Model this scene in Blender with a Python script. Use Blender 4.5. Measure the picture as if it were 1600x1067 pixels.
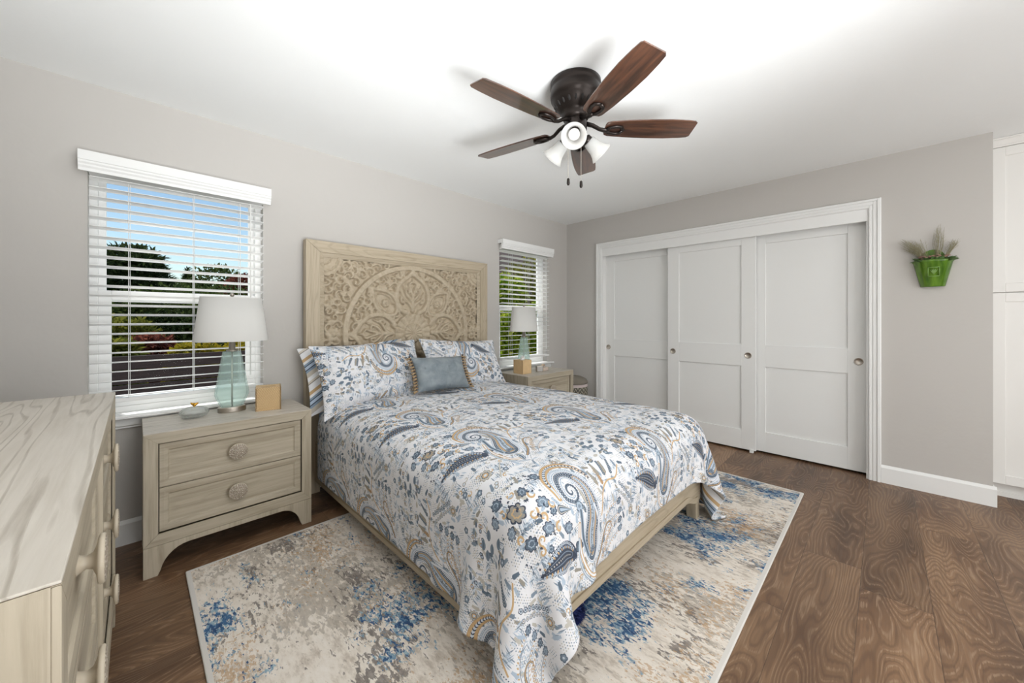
import bpy, bmesh, math, random
import numpy as np
from mathutils import Vector, Matrix
PI = math.pi
for _o in list(bpy.data.objects):
    bpy.data.objects.remove(_o)
SC = bpy.context.scene
COL = SC.collection
R = math.radians

# ------------------------------------------------------------------ camera, sky, sun, lights, exposure
cam_d = bpy.data.cameras.new('camera')
cam = bpy.data.objects.new('camera', cam_d)
COL.objects.link(cam)
cam.location = (-3.9386, -2.9164, 1.2183)
cam.rotation_euler = (R(90), 0, 0.7828 - PI / 2)
cam_d.sensor_width = 36
cam_d.lens = 584.34 * 36 / 1600
cam_d.shift_y = (498.73 - 533.5) / 1600
cam_d.clip_start = 0.02
SC.camera = cam
SC.view_settings.view_transform = 'Standard'
SC.view_settings.look = 'None'
SC.view_settings.gamma = 1
SC.view_settings.use_curve_mapping = False
SC.view_settings.exposure = 0.12

W = bpy.data.worlds.new('sky')
SC.world = W
W.use_nodes = True
_nt = W.node_tree
_nt.nodes.clear()
_sky = _nt.nodes.new('ShaderNodeTexSky')
_sky.sky_type = 'NISHITA'
_sky.sun_disc = False
_sky.sun_elevation = R(48)
_sky.sun_rotation = R(150)
_sky.air_density = 1.3
_sky.dust_density = 0.3
_sky.ozone_density = 3.0
_bg = _nt.nodes.new('ShaderNodeBackground')
_bg.inputs['Strength'].default_value = 0.14
_ow = _nt.nodes.new('ShaderNodeOutputWorld')
_nt.links.new(_sky.outputs[0], _bg.inputs[0])
_nt.links.new(_bg.outputs[0], _ow.inputs[0])


def lamp(name, kind, loc, energy, color=(1, 1, 1), rot=(0, 0, 0), size=None, size_y=None, spread=None, radius=None):
    d = bpy.data.lights.new(name, kind)
    d.energy = energy
    d.color = color
    if kind == 'AREA':
        d.shape = 'RECTANGLE'
        d.size = size
        d.size_y = size_y or size
        if spread:
            d.spread = spread
    if radius is not None:
        d.shadow_soft_size = radius
    o = bpy.data.objects.new(name, d)
    o.location = loc
    o.rotation_euler = rot
    COL.objects.link(o)
    return o


sun = lamp('sun', 'SUN', (-4, 8, 12), 5.5, (1, 0.97, 0.93), Vector((0.35, -0.75, -1.3)).to_track_quat('-Z', 'Y').to_euler())
sun.data.angle = R(0.6)
# added lamps behind the camera, no real fixtures: frontal fill, and one aimed upwards
lamp('added_room_fill', 'AREA', (-2.4, -5.95, 1.15), 70, (0.95, 0.98, 1.0), (R(90), 0, 0), 2.6, 2.0)
lamp('added_uplight', 'AREA', (-3.6, -4.8, 0.3), 44, (0.95, 0.98, 1.0), (R(180), 0, 0), 2.0, 2.0)

lamp('added_ceiling_fill', 'AREA', (-3.45, -3.75, 0.8), 29, (0.95, 0.98, 1.0), Vector((0.2, 1.0, 1.05)).to_track_quat('-Z', 'Y').to_euler(), 1.2, 0.9, spread=R(80))  # unseen lamp added to brighten the ceiling and upper back wall

# ------------------------------------------------------------------ helpers


def tag(o, label, cat, group=None, kind=None):
    o['label'] = label
    o['category'] = cat
    if group:
        o['group'] = group
    if kind:
        o['kind'] = kind
    return o


def thing(name, label, cat, loc=(0, 0, 0), rz=0, group=None):
    o = bpy.data.objects.new(name, None)
    o.empty_display_size = 0.05
    o.location = loc
    o.rotation_euler = (0, 0, rz)
    COL.objects.link(o)
    return tag(o, label, cat, group)


def obj(name, bm, mat, parent=None, smooth=False, bevel=0, loc=None, seg=2):
    me = bpy.data.meshes.new(name)
    bmesh.ops.recalc_face_normals(bm, faces=bm.faces)
    bm.to_mesh(me)
    bm.free()
    for m in (mat if isinstance(mat, (list, tuple)) else [mat]):
        me.materials.append(m)
    if smooth:
        for p in me.polygons:
            p.use_smooth = True
    o = bpy.data.objects.new(name, me)
    COL.objects.link(o)
    if parent:
        o.parent = parent
    if loc:
        o.location = loc
    if bevel:
        b = o.modifiers.new('bevel', 'BEVEL')
        b.width = bevel
        b.segments = seg
        b.limit_method = 'ANGLE'
        b.angle_limit = R(40)
    return o


def structure(o):
    o['kind'] = 'structure'
    return o


def copy_tree(o, parent=None):
    c = o.copy()
    COL.objects.link(c)
    c.parent = parent
    for ch in list(o.children):
        copy_tree(ch, c)
    return c


def BM():
    return bmesh.new()


def box(bm, x0, x1, y0, y1, z0, z1):
    v = [bm.verts.new((x, y, z)) for x in (x0, x1) for y in (y0, y1) for z in (z0, z1)]
    for f in ((0, 1, 3, 2), (4, 6, 7, 5), (0, 4, 5, 1), (2, 3, 7, 6), (0, 2, 6, 4), (1, 5, 7, 3)):
        bm.faces.new([v[i] for i in f])
    return bm


def prism(bm, pts, axis, a, b):
    """extrude polygon pts (2D) along axis from a to b. axis 0: pts=(y,z); 1: (x,z); 2: (x,y)"""
    def P(p, t):
        return {0: (t, p[0], p[1]), 1: (p[0], t, p[1]), 2: (p[0], p[1], t)}[axis]
    A = [bm.verts.new(P(p, a)) for p in pts]
    B = [bm.verts.new(P(p, b)) for p in pts]
    bm.faces.new(A)
    bm.faces.new(list(reversed(B)))
    n = len(pts)
    for i in range(n):
        bm.faces.new((A[i], B[i], B[(i + 1) % n], A[(i + 1) % n]))
    return bm


def lathe(bm, prof, n=32, sx=1, sy=1, c=(0, 0, 0), cap=True, M=None):
    rings = []
    for r, z in prof:
        ring = []
        for k in range(n):
            a = 2 * PI * k / n
            p = Vector((c[0] + r * sx * math.cos(a), c[1] + r * sy * math.sin(a), c[2] + z))
            if M:
                p = M @ p
            ring.append(bm.verts.new(p))
        rings.append(ring)
    for i in range(len(rings) - 1):
        for k in range(n):
            bm.faces.new((rings[i][k], rings[i][(k + 1) % n], rings[i + 1][(k + 1) % n], rings[i + 1][k]))
    if cap:
        bm.faces.new(list(reversed(rings[0])))
        bm.faces.new(rings[-1])
    return bm


def tube(bm, pts, r, n=8, flat=1.0):
    pts = [Vector(p) for p in pts]
    rs = r if isinstance(r, (list, tuple)) else [r] * len(pts)
    prev = None
    rings = []
    for i, p in enumerate(pts):
        t = (pts[min(i + 1, len(pts) - 1)] - pts[max(i - 1, 0)]).normalized()
        if prev is None:
            up = Vector((0, 0, 1)) if abs(t.z) < 0.9 else Vector((1, 0, 0))
            s = t.cross(up).normalized()
        else:
            s = (prev - t * prev.dot(t)).normalized()
        prev = s
        u = t.cross(s)
        rings.append([bm.verts.new(p + (s * math.cos(2 * PI * k / n) + u * math.sin(2 * PI * k / n) * flat) * rs[i]) for k in range(n)])
    for i in range(len(rings) - 1):
        for k in range(n):
            bm.faces.new((rings[i][k], rings[i][(k + 1) % n], rings[i + 1][(k + 1) % n], rings[i + 1][k]))
    bm.faces.new(list(reversed(rings[0])))
    bm.faces.new(rings[-1])
    return bm


def ball(bm, c, r, seg=16, sz=1.0):
    ret = bmesh.ops.create_uvsphere(bm, u_segments=seg, v_segments=max(6, seg // 2), radius=r)
    for v in ret['verts']:
        v.co = Vector((v.co.x + c[0], v.co.y + c[1], v.co.z * sz + c[2]))
    return bm


def grid_mesh(name, P, mat, parent=None, uv=None, flip=False, smooth=True):
    """P: (ny,nx,3) numpy array of points -> mesh object with uv (ny,nx,2)"""
    ny, nx = P.shape[:2]
    idx = np.arange(ny * nx).reshape(ny, nx)
    q = np.stack([idx[:-1, :-1], idx[:-1, 1:], idx[1:, 1:], idx[1:, :-1]], -1).reshape(-1, 4)
    if flip:
        q = q[:, ::-1]
    me = bpy.data.meshes.new(name)
    me.from_pydata(P.reshape(-1, 3).tolist(), [], q.tolist())
    for m in (mat if isinstance(mat, (list, tuple)) else [mat]):
        me.materials.append(m)
    if uv is not None:
        l = me.uv_layers.new(name='uv')
        l.data.foreach_set('uv', uv.reshape(-1, 2)[q.reshape(-1)].astype(np.float32).reshape(-1))
    if smooth:
        me.polygons.foreach_set('use_smooth', [True] * len(me.polygons))
    me.update()
    o = bpy.data.objects.new(name, me)
    COL.objects.link(o)
    if parent:
        o.parent = parent
    return o


# ------------------------------------------------------------------ materials
def srgb(*c):
    out = []
    for v in c:
        v /= 255.0
        out.append(v / 12.92 if v <= 0.04045 else ((v + 0.055) / 1.055) ** 2.4)
    return tuple(out) + (1,)


class MT:
    def __init__(s, name):
        s.m = bpy.data.materials.new(name)
        s.m.use_nodes = True
        s.t = s.m.node_tree
        s.t.nodes.clear()
        s.out = s.t.nodes.new('ShaderNodeOutputMaterial')

    def n(s, typ, ins=None, **props):
        nd = s.t.nodes.new('ShaderNode' + typ)
        for k, v in props.items():
            setattr(nd, k, v)
        for k, v in (ins or {}).items():
            s.set(nd.inputs[k], v)
        return nd

    def set(s, sock, v):
        if isinstance(v, bpy.types.NodeSocket):
            s.t.links.new(v, sock)
        elif isinstance(v, bpy.types.Node):
            s.t.links.new(v.outputs[0], sock)
        else:
            sock.default_value = v

    def math(s, op, a, b=None, c=None):
        nd = s.n('Math', operation=op)
        s.set(nd.inputs[0], a)
        if b is not None:
            s.set(nd.inputs[1], b)
        if c is not None:
            s.set(nd.inputs[2], c)
        return nd.outputs[0]

    def ramp(s, fac, stops, interp='LINEAR'):
        nd = s.n('ValToRGB')
        cr = nd.color_ramp
        cr.interpolation = interp
        while len(cr.elements) < len(stops):
            cr.elements.new(0.5)
        for e, (p, c) in zip(cr.elements, stops):
            e.position = p
            e.color = c if len(c) == 4 else tuple(c) + (1,)
        s.set(nd.inputs[0], fac)
        return nd.outputs[0]

    def mix(s, fac, a, b, mode='MIX'):
        nd = s.n('MixRGB', blend_type=mode)
        s.set(nd.inputs[0], fac)
        s.set(nd.inputs[1], a)
        s.set(nd.inputs[2], b)
        return nd.outputs[0]

    def coord(s, which='Object', scale=(1, 1, 1), loc=(0, 0, 0), rot=(0, 0, 0)):
        tc = s.n('TexCoord')
        mp = s.n('Mapping')
        s.t.links.new(tc.outputs[which], mp.inputs[0])
        mp.inputs['Scale'].default_value = scale
        mp.inputs['Location'].default_value = loc
        mp.inputs['Rotation'].default_value = rot
        return mp.outputs[0]

    def noise(s, vec, scale, detail=2, rough=0.5, dist=0.0):
        nd = s.n('TexNoise', {'Scale': scale, 'Detail': detail, 'Roughness': rough, 'Distortion': dist})
        if vec is not None:
            s.set(nd.inputs['Vector'], vec)
        return nd.outputs[0]

    def bsdf(s, color, rough=0.5, bump=None, bump_d=0.01, bump_s=1.0, **ins):
        b = s.n('BsdfPrincipled')
        s.set(b.inputs['Base Color'], color)
        s.set(b.inputs['Roughness'], rough)
        for k, v in ins.items():
            s.set(b.inputs[k.replace('_', ' ')], v)
        if bump is not None:
            bp = s.n('Bump', {'Height': bump, 'Distance': bump_d, 'Strength': bump_s})
            s.t.links.new(bp.outputs[0], b.inputs['Normal'])
        s.t.links.new(b.outputs[0], s.out.inputs[0])
        return s.m


def plain(name, color, rough=0.5, noise=0.0, nscale=30, **ins):
    m = MT(name)
    c = color
    if noise:
        f = m.noise(m.coord(), nscale, 3)
        lo = tuple(x * (1 - noise) for x in color[:3])
        hi = tuple(min(1, x * (1 + noise)) for x in color[:3])
        c = m.ramp(f, [(0.3, lo), (0.7, hi)])
    return m.bsdf(c, rough, **ins)


def plaster(name, color, rough=0.75, s=0.5):
    m = MT(name)
    v = m.coord()
    big = m.noise(v, 3.5, 4, 0.6)
    fine = m.noise(v, 60, 2)
    h = m.math('ADD', m.math('MULTIPLY', m.ramp(big, [(0.45, (0, 0, 0)), (0.7, (1, 1, 1))]), 1.0), m.math('MULTIPLY', fine, 0.12))
    return m.bsdf(color, rough, bump=h, bump_d=0.004, bump_s=s)


M_WALL = plaster('wall_paint', srgb(197, 193, 188), 0.8, 0.3)
M_CEIL = plaster('ceiling_paint', srgb(248, 249, 248), 0.8, 0.3)
M_TRIM = plain('white_trim_paint', srgb(240, 240, 238), 0.38)
M_DOOR = plain('white_door_paint', srgb(236, 236, 234), 0.42)
M_CAB = plain('white_cabinet_paint', srgb(236, 234, 230), 0.45)
M_VINYL = plain('white_vinyl', srgb(244, 244, 242), 0.35)
M_BLIND = plain('white_blind_vinyl', srgb(243, 243, 241), 0.4)
M_NICKEL = plain('brushed_nickel', srgb(186, 178, 168), 0.32, Metallic=1.0)
M_BRONZE = plain('dark_bronze', srgb(46, 40, 37), 0.38, Metallic=0.75)
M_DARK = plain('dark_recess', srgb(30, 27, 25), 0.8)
M_GOLD = plain('gold', srgb(214, 160, 60), 0.3, Metallic=0.9)
M_CORD = plain('white_cord', srgb(235, 235, 232), 0.7)


def wood_wash(name, axis=0, light=(180, 169, 149), dark=(156, 144, 123), strong=0.13, line=(128, 115, 96)):
    m = MT(name)
    sc = [14, 14, 14]
    sc[axis] = 0.9
    v = m.coord('Object', tuple(sc))
    f = m.noise(v, 3.0, 6, 0.62, 0.3)
    base = m.ramp(f, [(0.28, srgb(*dark)), (0.52, srgb(*light)), (0.75, srgb(*[min(255, c + 10) for c in light]))])
    sc2 = [3.4, 3.4, 3.4]
    sc2[axis] = 0.30
    v2 = m.coord('Object', tuple(sc2), loc=(3.1, 7.7, 1.3))
    g = m.noise(v2, 1.6, 2.5, 0.45, 0.2)
    s = m.math('SINE', m.math('MULTIPLY_ADD', g, 130.0, m.math('MULTIPLY', f, 2.0)))
    lines = m.ramp(m.math('MULTIPLY_ADD', s, 0.5, 0.5), [(0.80, (0, 0, 0)), (1.0, (1, 1, 1))])
    brk = m.noise(v, 9.0, 2)
    lines = m.math('MULTIPLY', m.math('MULTIPLY', lines, brk), strong * 2)
    col = m.mix(lines, base, srgb(*line))
    h = m.math('SUBTRACT', m.math('MULTIPLY', f, 0.5), lines)
    return m.bsdf(col, 0.5, bump=h, bump_d=0.0015, bump_s=0.5)


WX = wood_wash('washed_oak_x', 0)
WY = wood_wash('washed_oak_y', 1)
WZ = wood_wash('washed_oak_z', 2)
W_LIT_TOP = wood_wash('washed_oak_lit_top', 0, (202, 195, 184), (190, 182, 169), 0.45, (144, 134, 119))  # tops coloured paler than the fronts for the light they catch; stronger grain
WB_X = wood_wash('bed_oak_x', 0, (184, 170, 147), (164, 149, 125), 0.22, (134, 118, 96))
WB_Y = wood_wash('bed_oak_y', 1, (184, 170, 147), (164, 149, 125), 0.22, (134, 118, 96))
WB_Z = wood_wash('bed_oak_z', 2, (184, 170, 147), (164, 149, 125), 0.22, (134, 118, 96))


def carved_mat():
    m = MT('carved_oak')
    v = m.coord('Object', (9, 9, 9))
    f = m.noise(v, 3, 5, 0.6)
    c = m.ramp(f, [(0.3, srgb(170, 154, 130)), (0.65, srgb(192, 178, 155))])
    return m.bsdf(c, 0.6, bump=f, bump_d=0.002, bump_s=0.4)


M_CARVE = carved_mat()


def knob_mat():
    m = MT('carved_knob')
    v = m.coord('Object', (1, 1, 1))
    vo = m.n('TexVoronoi', {'Vector': v, 'Scale': 130.0}, feature='DISTANCE_TO_EDGE')
    e = m.ramp(vo.outputs['Distance'], [(0.05, (0, 0, 0)), (0.25, (1, 1, 1))])
    c = m.mix(e, srgb(160, 146, 128), srgb(210, 200, 186))
    return m.bsdf(c, 0.5, bump=e, bump_d=0.003, bump_s=0.8)


M_KNOBFACE = knob_mat()
M_KNOB = plain('knob_paint', srgb(196, 184, 164), 0.4)


def floor_mat():
    m = MT('oak_plank_floor')
    tc = m.n('TexCoord')
    sep = m.n('SeparateXYZ')
    m.t.links.new(tc.outputs['Object'], sep.inputs[0])
    x, y = sep.outputs[0], sep.outputs[1]
    row = m.math('DIVIDE', m.math('ADD', y, 2.617 + 0.222 * 40), 0.222)
    rid = m.math('FLOOR', row)
    rf = m.math('FRACT', row)
    wn = m.n('TexWhiteNoise', noise_dimensions='1D')
    m.set(wn.inputs['W'], rid)
    col = m.math('ADD', m.math('DIVIDE', m.math('ADD', x, 20), 1.5), m.math('MULTIPLY', wn.outputs['Value'], 7.0))
    cid = m.math('FLOOR', col)
    cf = m.math('FRACT', col)
    cmb = m.n('CombineXYZ', {0: rid, 1: cid, 2: 3.0})
    wn2 = m.n('TexWhiteNoise', noise_dimensions='3D')
    m.t.links.new(cmb.outputs[0], wn2.inputs['Vector'])
    rnd = wn2.outputs['Value']
    # per plank offset coordinates
    gx = m.math('ADD', x, m.math('MULTIPLY', rnd, 37.0))
    gy = m.math('ADD', y, m.math('MULTIPLY', rnd, 91.0))
    v1 = m.n('CombineXYZ', {0: m.math('MULTIPLY', gx, 1.5), 1: m.math('MULTIPLY', gy, 6.0), 2: m.math('MULTIPLY', rnd, 50.0)})
    d = m.noise(v1.outputs[0], 1.0, 1.6, 0.4, 0.25)
    vf = m.n('CombineXYZ', {0: m.math('MULTIPLY', gx, 5.0), 1: m.math('MULTIPLY', gy, 170.0), 2: rnd})
    fine = m.noise(vf.outputs[0], 1.0, 3, 0.6)
    s = m.math('SINE', m.math('ADD', m.math('MULTIPLY', d, 150.0), m.math('MULTIPLY', fine, 3.0)))
    rings = m.math('MULTIPLY_ADD', s, 0.5, 0.5)
    big = m.noise(v1.outputs[0], 0.9, 2.0)
    base = m.ramp(big, [(0.30, srgb(92, 67, 48)), (0.48, srgb(124, 94, 69)), (0.68, srgb(152, 120, 91))])
    base = m.mix(m.ramp(fine, [(0.35, (0.35, 0.35, 0.35)), (0.65, (0, 0, 0))]), base, srgb(92, 68, 50))
    light = m.math('MULTIPLY', m.ramp(rings, [(0.82, (0, 0, 0)), (1.0, (1, 1, 1))]), m.ramp(fine, [(0.38, (0.05, 0.05, 0.05)), (0.62, (0.55, 0.55, 0.55))]))
    c = m.mix(light, base, srgb(172, 147, 121))
    dark = m.ramp(rings, [(0.0, (0.36, 0.36, 0.36)), (0.25, (0, 0, 0))])
    c = m.mix(dark, c, srgb(74, 51, 36))
    tone = m.ramp(rnd, [(0.0, (0.80, 0.79, 0.78)), (1.0, (1.10, 1.08, 1.06))])
    c = m.mix(1.0, c, tone, 'MULTIPLY')
    # joints
    ey = m.math('MINIMUM', rf, m.math('SUBTRACT', 1.0, rf))
    ex = m.math('MULTIPLY', m.math('MINIMUM', cf, m.math('SUBTRACT', 1.0, cf)), 6.75)
    e = m.math('MINIMUM', ex, ey)
    j = m.ramp(e, [(0.003, (1, 1, 1)), (0.008, (0, 0, 0))])
    c = m.mix(m.math('MULTIPLY', j, 0.5), c, srgb(50, 34, 25))
    h = m.math('SUBTRACT', m.math('MULTIPLY', rings, 0.15), j)
    return m.bsdf(c, m.ramp(fine, [(0.3, (0.36, 0.36, 0.36)), (0.7, (0.48, 0.48, 0.48))]), bump=h, bump_d=0.002, bump_s=0.35)


M_FLOOR = floor_mat()


def rug_mat():
    m = MT('distressed_rug')
    v0 = m.coord('Object', (1, 1, 1))

    def nz(sx, sy, off, det=3.0, rough=0.6, dist=0.0):
        return m.noise(m.coord('Object', (sx, sy, 1), (off, off * 1.7, off * 0.3)), 1.0, det, rough, dist)

    def dabs(sx, sy, off, lx, ly, thr, soft, wl=1.0, wh=0.75):
        """flecks: fine noise over broad patches"""
        f = m.math('ADD', m.math('MULTIPLY', nz(sx, sy, off, 3.0, 0.62, 0.4), wh), m.math('MULTIPLY', nz(lx, ly, off + 31.7, 4.0, 0.6), wl))
        return m.ramp(f, [(thr, (0, 0, 0)), (thr + soft, (1, 1, 1))])
    soft = nz(34, 12, 1.0, 5.0, 0.7)
    c = m.ramp(soft, [(0.34, srgb(194, 182, 168)), (0.50, srgb(226, 217, 205)), (0.7, srgb(234, 227, 218))])
    g1 = dabs(55, 24, 3.1, 2.6, 1.7, 0.925, 0.05)
    c = m.mix(m.math('MULTIPLY', g1, 0.7), c, m.ramp(nz(80, 30, 8.0), [(0.35, srgb(150, 141, 130)), (0.65, srgb(186, 175, 160))]))
    g2 = dabs(64, 26, 12.4, 3.2, 2.2, 0.955, 0.03)
    c = m.mix(m.math('MULTIPLY', g2, 0.85), c, m.ramp(nz(90, 40, 5.0), [(0.35, srgb(96, 90, 88)), (0.65, srgb(142, 132, 124))]))
    g3 = dabs(95, 50, 21.0, 2.0, 2.0, 0.985, 0.02)
    c = m.mix(m.math('MULTIPLY', g3, 0.6), c, srgb(186, 146, 98))
    g4 = dabs(80, 36, 40.2, 4.6, 3.4, 0.955, 0.025)
    c = m.mix(m.math('MULTIPLY', g4, 0.85), c, m.ramp(nz(60, 30, 15.0), [(0.38, srgb(86, 134, 166)), (0.62, srgb(150, 178, 192))]))
    g5 = dabs(88, 40, 40.2, 4.6, 3.4, 0.99, 0.02)
    c = m.mix(m.math('MULTIPLY', g5, 0.95), c, m.ramp(nz(60, 30, 25.0), [(0.38, srgb(32, 64, 106)), (0.62, srgb(58, 100, 142))]))
    # plain woven edge
    sp = m.n('SeparateXYZ')
    m.t.links.new(v0, sp.inputs[0])
    ax = m.math('SUBTRACT', 1.5525, m.math('ABSOLUTE', sp.outputs[0]))
    ay = m.math('SUBTRACT', 0.9875, m.math('ABSOLUTE', sp.outputs[1]))
    e = m.math('LESS_THAN', m.math('MINIMUM', ax, ay), 0.018)
    c = m.mix(e, c, srgb(216, 212, 206))
    pile = m.noise(v0, 240, 2)
    h = m.math('ADD', m.math('MULTIPLY', pile, 0.5), m.math('MULTIPLY', soft, 0.4))
    return m.bsdf(c, 0.95, bump=h, bump_d=0.003, bump_s=0.5)


M_RUG = rug_mat()


def glass_pane_mat():
    m = MT('window_glass')
    t = m.n('BsdfTransparent', {'Color': (0.97, 0.985, 0.98, 1)})
    g = m.n('BsdfGlossy', {'Color': (1, 1, 1, 1), 'Roughness': 0.0})
    fr = m.n('Fresnel', {'IOR': 1.06})
    mx = m.n('MixShader')
    m.t.links.new(fr.outputs[0], mx.inputs[0])
    m.t.links.new(t.outputs[0], mx.inputs[1])
    m.t.links.new(g.outputs[0], mx.inputs[2])
    m.t.links.new(mx.outputs[0], m.out.inputs[0])
    return m.m


M_PANE = glass_pane_mat()
# ==MARK1==
# ------------------------------------------------------------------ paisley print, drawn stroke by stroke into a repeat
TW, TH = 64.0, 52.0                      # repeat in cm
IW, IH = 1600, 1300
PX = IW / TW
CV = np.empty((IH, IW, 3), np.float32)
P_WHITE = np.array([230, 230, 233], np.float32)
CV[:] = P_WHITE
NAVY = (62, 70, 86)
SLATE = (94, 109, 125)
MID = (128, 143, 159)
LBLUE = (174, 189, 205)
PALE = (207, 216, 226)
TAN = (200, 168, 126)
DTAN = (172, 136, 96)
TAUPE = (152, 147, 138)
LTAUPE = (192, 188, 180)
WHT = (232, 232, 235)


def field(pts, rad):
    """min over the path of distance / radius on the path's bounding box (cm); returns g, slices"""
    pts = np.asarray(pts, np.float32)
    rad = np.broadcast_to(np.asarray(rad, np.float32), (len(pts),))
    rm = rad.max() + 0.1
    x0, y0 = pts.min(0) - rm
    x1, y1 = pts.max(0) + rm
    ix = np.arange(int(math.floor(x0 * PX)), int(math.ceil(x1 * PX)) + 1)
    iy = np.arange(int(math.floor(y0 * PX)), int(math.ceil(y1 * PX)) + 1)
    X, Y = np.meshgrid(ix / PX, iy / PX)
    X = X.astype(np.float32)
    Y = Y.astype(np.float32)
    g = np.full(X.shape, 9.0, np.float32)
    if len(pts) == 1:
        g = np.hypot(X - pts[0, 0], Y - pts[0, 1]) / rad[0]
    for a, b, ra, rb in zip(pts[:-1], pts[1:], rad[:-1], rad[1:]):
        d = b - a
        L = float(d @ d) + 1e-9
        r = max(ra, rb) + 0.05
        # only the window around this segment
        cx0 = max(0, int((min(a[0], b[0]) - r) * PX) - ix[0] - 1)
        cx1 = int((max(a[0], b[0]) + r) * PX) - ix[0] + 3
        cy0 = max(0, int((min(a[1], b[1]) - r) * PX) - iy[0] - 1)
        cy1 = int((max(a[1], b[1]) + r) * PX) - iy[0] + 3
        xs = X[cy0:cy1, cx0:cx1]
        ys = Y[cy0:cy1, cx0:cx1]
        t = np.clip(((xs - a[0]) * d[0] + (ys - a[1]) * d[1]) / L, 0, 1)
        q = np.hypot(xs - a[0] - t * d[0], ys - a[1] - t * d[1]) / np.maximum(ra + (rb - ra) * t, 1e-3)
        g[cy0:cy1, cx0:cx1] = np.minimum(g[cy0:cy1, cx0:cx1], q)
    return g, ix, iy


def paint(fld, bands):
    g, ix, iy = fld
    sel = np.ix_((-iy - 1) % IH, ix % IW)
    cur = CV[sel]
    for gm, c in bands:
        cur[g < gm] = c
    CV[sel] = cur


def stroke(pts, rad, *bands):
    paint(field(pts, rad), bands if isinstance(bands[0], tuple) and isinstance(bands[0][1], tuple) else [(1.0, bands[0])])


def spline(ctrl, n=14):
    c = np.asarray(ctrl, float)
    c = np.vstack([2 * c[0] - c[1], c, 2 * c[-1] - c[-2]])
    out = []
    for i in range(1, len(c) - 2):
        p0, p1, p2, p3 = c[i - 1:i + 3]
        for t in np.linspace(0, 1, n, endpoint=False):
            out.append(0.5 * (2 * p1 + (p2 - p0) * t + (2 * p0 - 5 * p1 + 4 * p2 - p3) * t * t + (3 * p1 - p0 - 3 * p2 + p3) * t ** 3))
    out.append(c[-2])
    return np.array(out)


def along(ctrl, k, n=14):
    """k points spread evenly along the spline with tangents"""
    s = spline(ctrl, n)[:, :2]
    L = np.r_[0, np.cumsum(np.hypot(*np.diff(s, axis=0).T))]
    t = np.linspace(0, L[-1], k)
    p = np.stack([np.interp(t, L, s[:, 0]), np.interp(t, L, s[:, 1])], 1)
    d = np.gradient(p, axis=0)
    return p, d / (np.hypot(d[:, 0], d[:, 1])[:, None] + 1e-9)


def dots(ctrl, k, off, r, col):
    p, d = along(ctrl, k)
    for q, t in zip(p, d):
        stroke([(q[0] - t[1] * off, q[1] + t[0] * off)], r, col)


def flower(x, y, r, n, cols, rot=0.0):
    g, ix, iy = field([(x, y)], r * 1.25)
    X, Y = np.meshgrid(ix / PX - x, iy / PX - y)
    a = np.arctan2(Y, X) - rot
    rr = np.hypot(X, Y) / (r * (0.8 + 0.22 * np.abs(np.cos(a * n / 2))))
    paint((rr, ix, iy), cols)


def leafy(x, y, L, w, ang, *bands):
    c, s = math.cos(ang), math.sin(ang)
    t = np.linspace(0, 1, 9)
    stroke(np.stack([x + c * L * t, y + s * L * t], 1), np.maximum(w * np.sin(PI * t ** 0.8), 0.05), *bands)


def lobed(x, y, r, ang, hue=0):
    """a small serrated bloom"""
    g, ix, iy = field([(x, y)], r * 1.4)
    X, Y = np.meshgrid(ix / PX - x, iy / PX - y)
    c, s = math.cos(ang), math.sin(ang)
    u, v = X * c + Y * s, -X * s + Y * c
    a = np.arctan2(v, u)
    rr = np.hypot(u * 0.85, v * 1.15) / (r * (0.78 + 0.26 * np.abs(np.cos(a * 3.5)) - 0.15 * (u < -0.4 * r)))
    o = NAVY
    f = [SLATE, MID, TAUPE][hue % 3]
    paint((rr, ix, iy), [(1.0, o), (0.84, f), (0.5, LBLUE if hue != 2 else TAN), (0.36, f)])


def scroll(x, y, r, ang, turns, col, w=0.22, hand=1):
    t = np.linspace(0, 1, 26)
    a = ang + hand * turns * 2 * PI * t
    rr = r * (1 - 0.72 * t)
    stroke(np.stack([x + rr * np.cos(a), y + rr * np.sin(a)], 1), w * (1.1 - 0.5 * t), col)


def fern(x, y, L, ang, n, ll, col, stem=None, bend=0.0):
    t = np.linspace(0, 1, n)
    a = ang + bend * t
    p = np.cumsum(np.stack([np.cos(a), np.sin(a)], 1) * L / n, 0) + (x, y)
    stroke(p, 0.09, stem or col)
    for i in range(1, n):
        for sg in (1, -1):
            leafy(p[i, 0], p[i, 1], ll * (1.1 - 0.6 * i / n), 0.2 + ll * 0.06, a[i] + sg * 0.75, col)


def fill_leaf(x, y, L, w, ang, rng):
    """the big dark patterned leaf"""
    c, s = math.cos(ang), math.sin(ang)

    def T(u, v):
        return (x + c * u - s * v, y + s * u + c * v)
    t = np.linspace(0, 1, 22)
    bendv = 1.6 * np.sin(PI * t)
    prof = np.maximum(w * np.sin(PI * np.clip(t * 0.93 + 0.05, 0, 1) ** 1.5) ** 0.85, 0.12)
    path = [T(L * q, b) for q, b in zip(t, bendv)]
    stroke(path, prof, (1.0, NAVY), (0.80, (76, 88, 110)), (0.62, SLATE), (0.56, NAVY))
    for k in range(2, 20):
        for sg in (1, -1):
            q = T(L * t[k], bendv[k] + sg * prof[k] * 0.88)
            stroke([q], 0.42, (1.0, PALE), (0.45, SLATE))
            q = T(L * t[k], bendv[k] + sg * prof[k] * 0.5)
            leafy(q[0], q[1], 1.0, 0.28, ang + sg * 2.2, TAN if k % 2 else LBLUE)
    stroke([T(L * q, b) for q, b in zip(t[3:19], bendv[3:19])], prof[3:19] * 0.30, (1.0, MID), (0.75, NAVY))
    for k in range(4, 18):
        stroke([T(L * t[k], bendv[k])], 0.24, LTAUPE)


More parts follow.
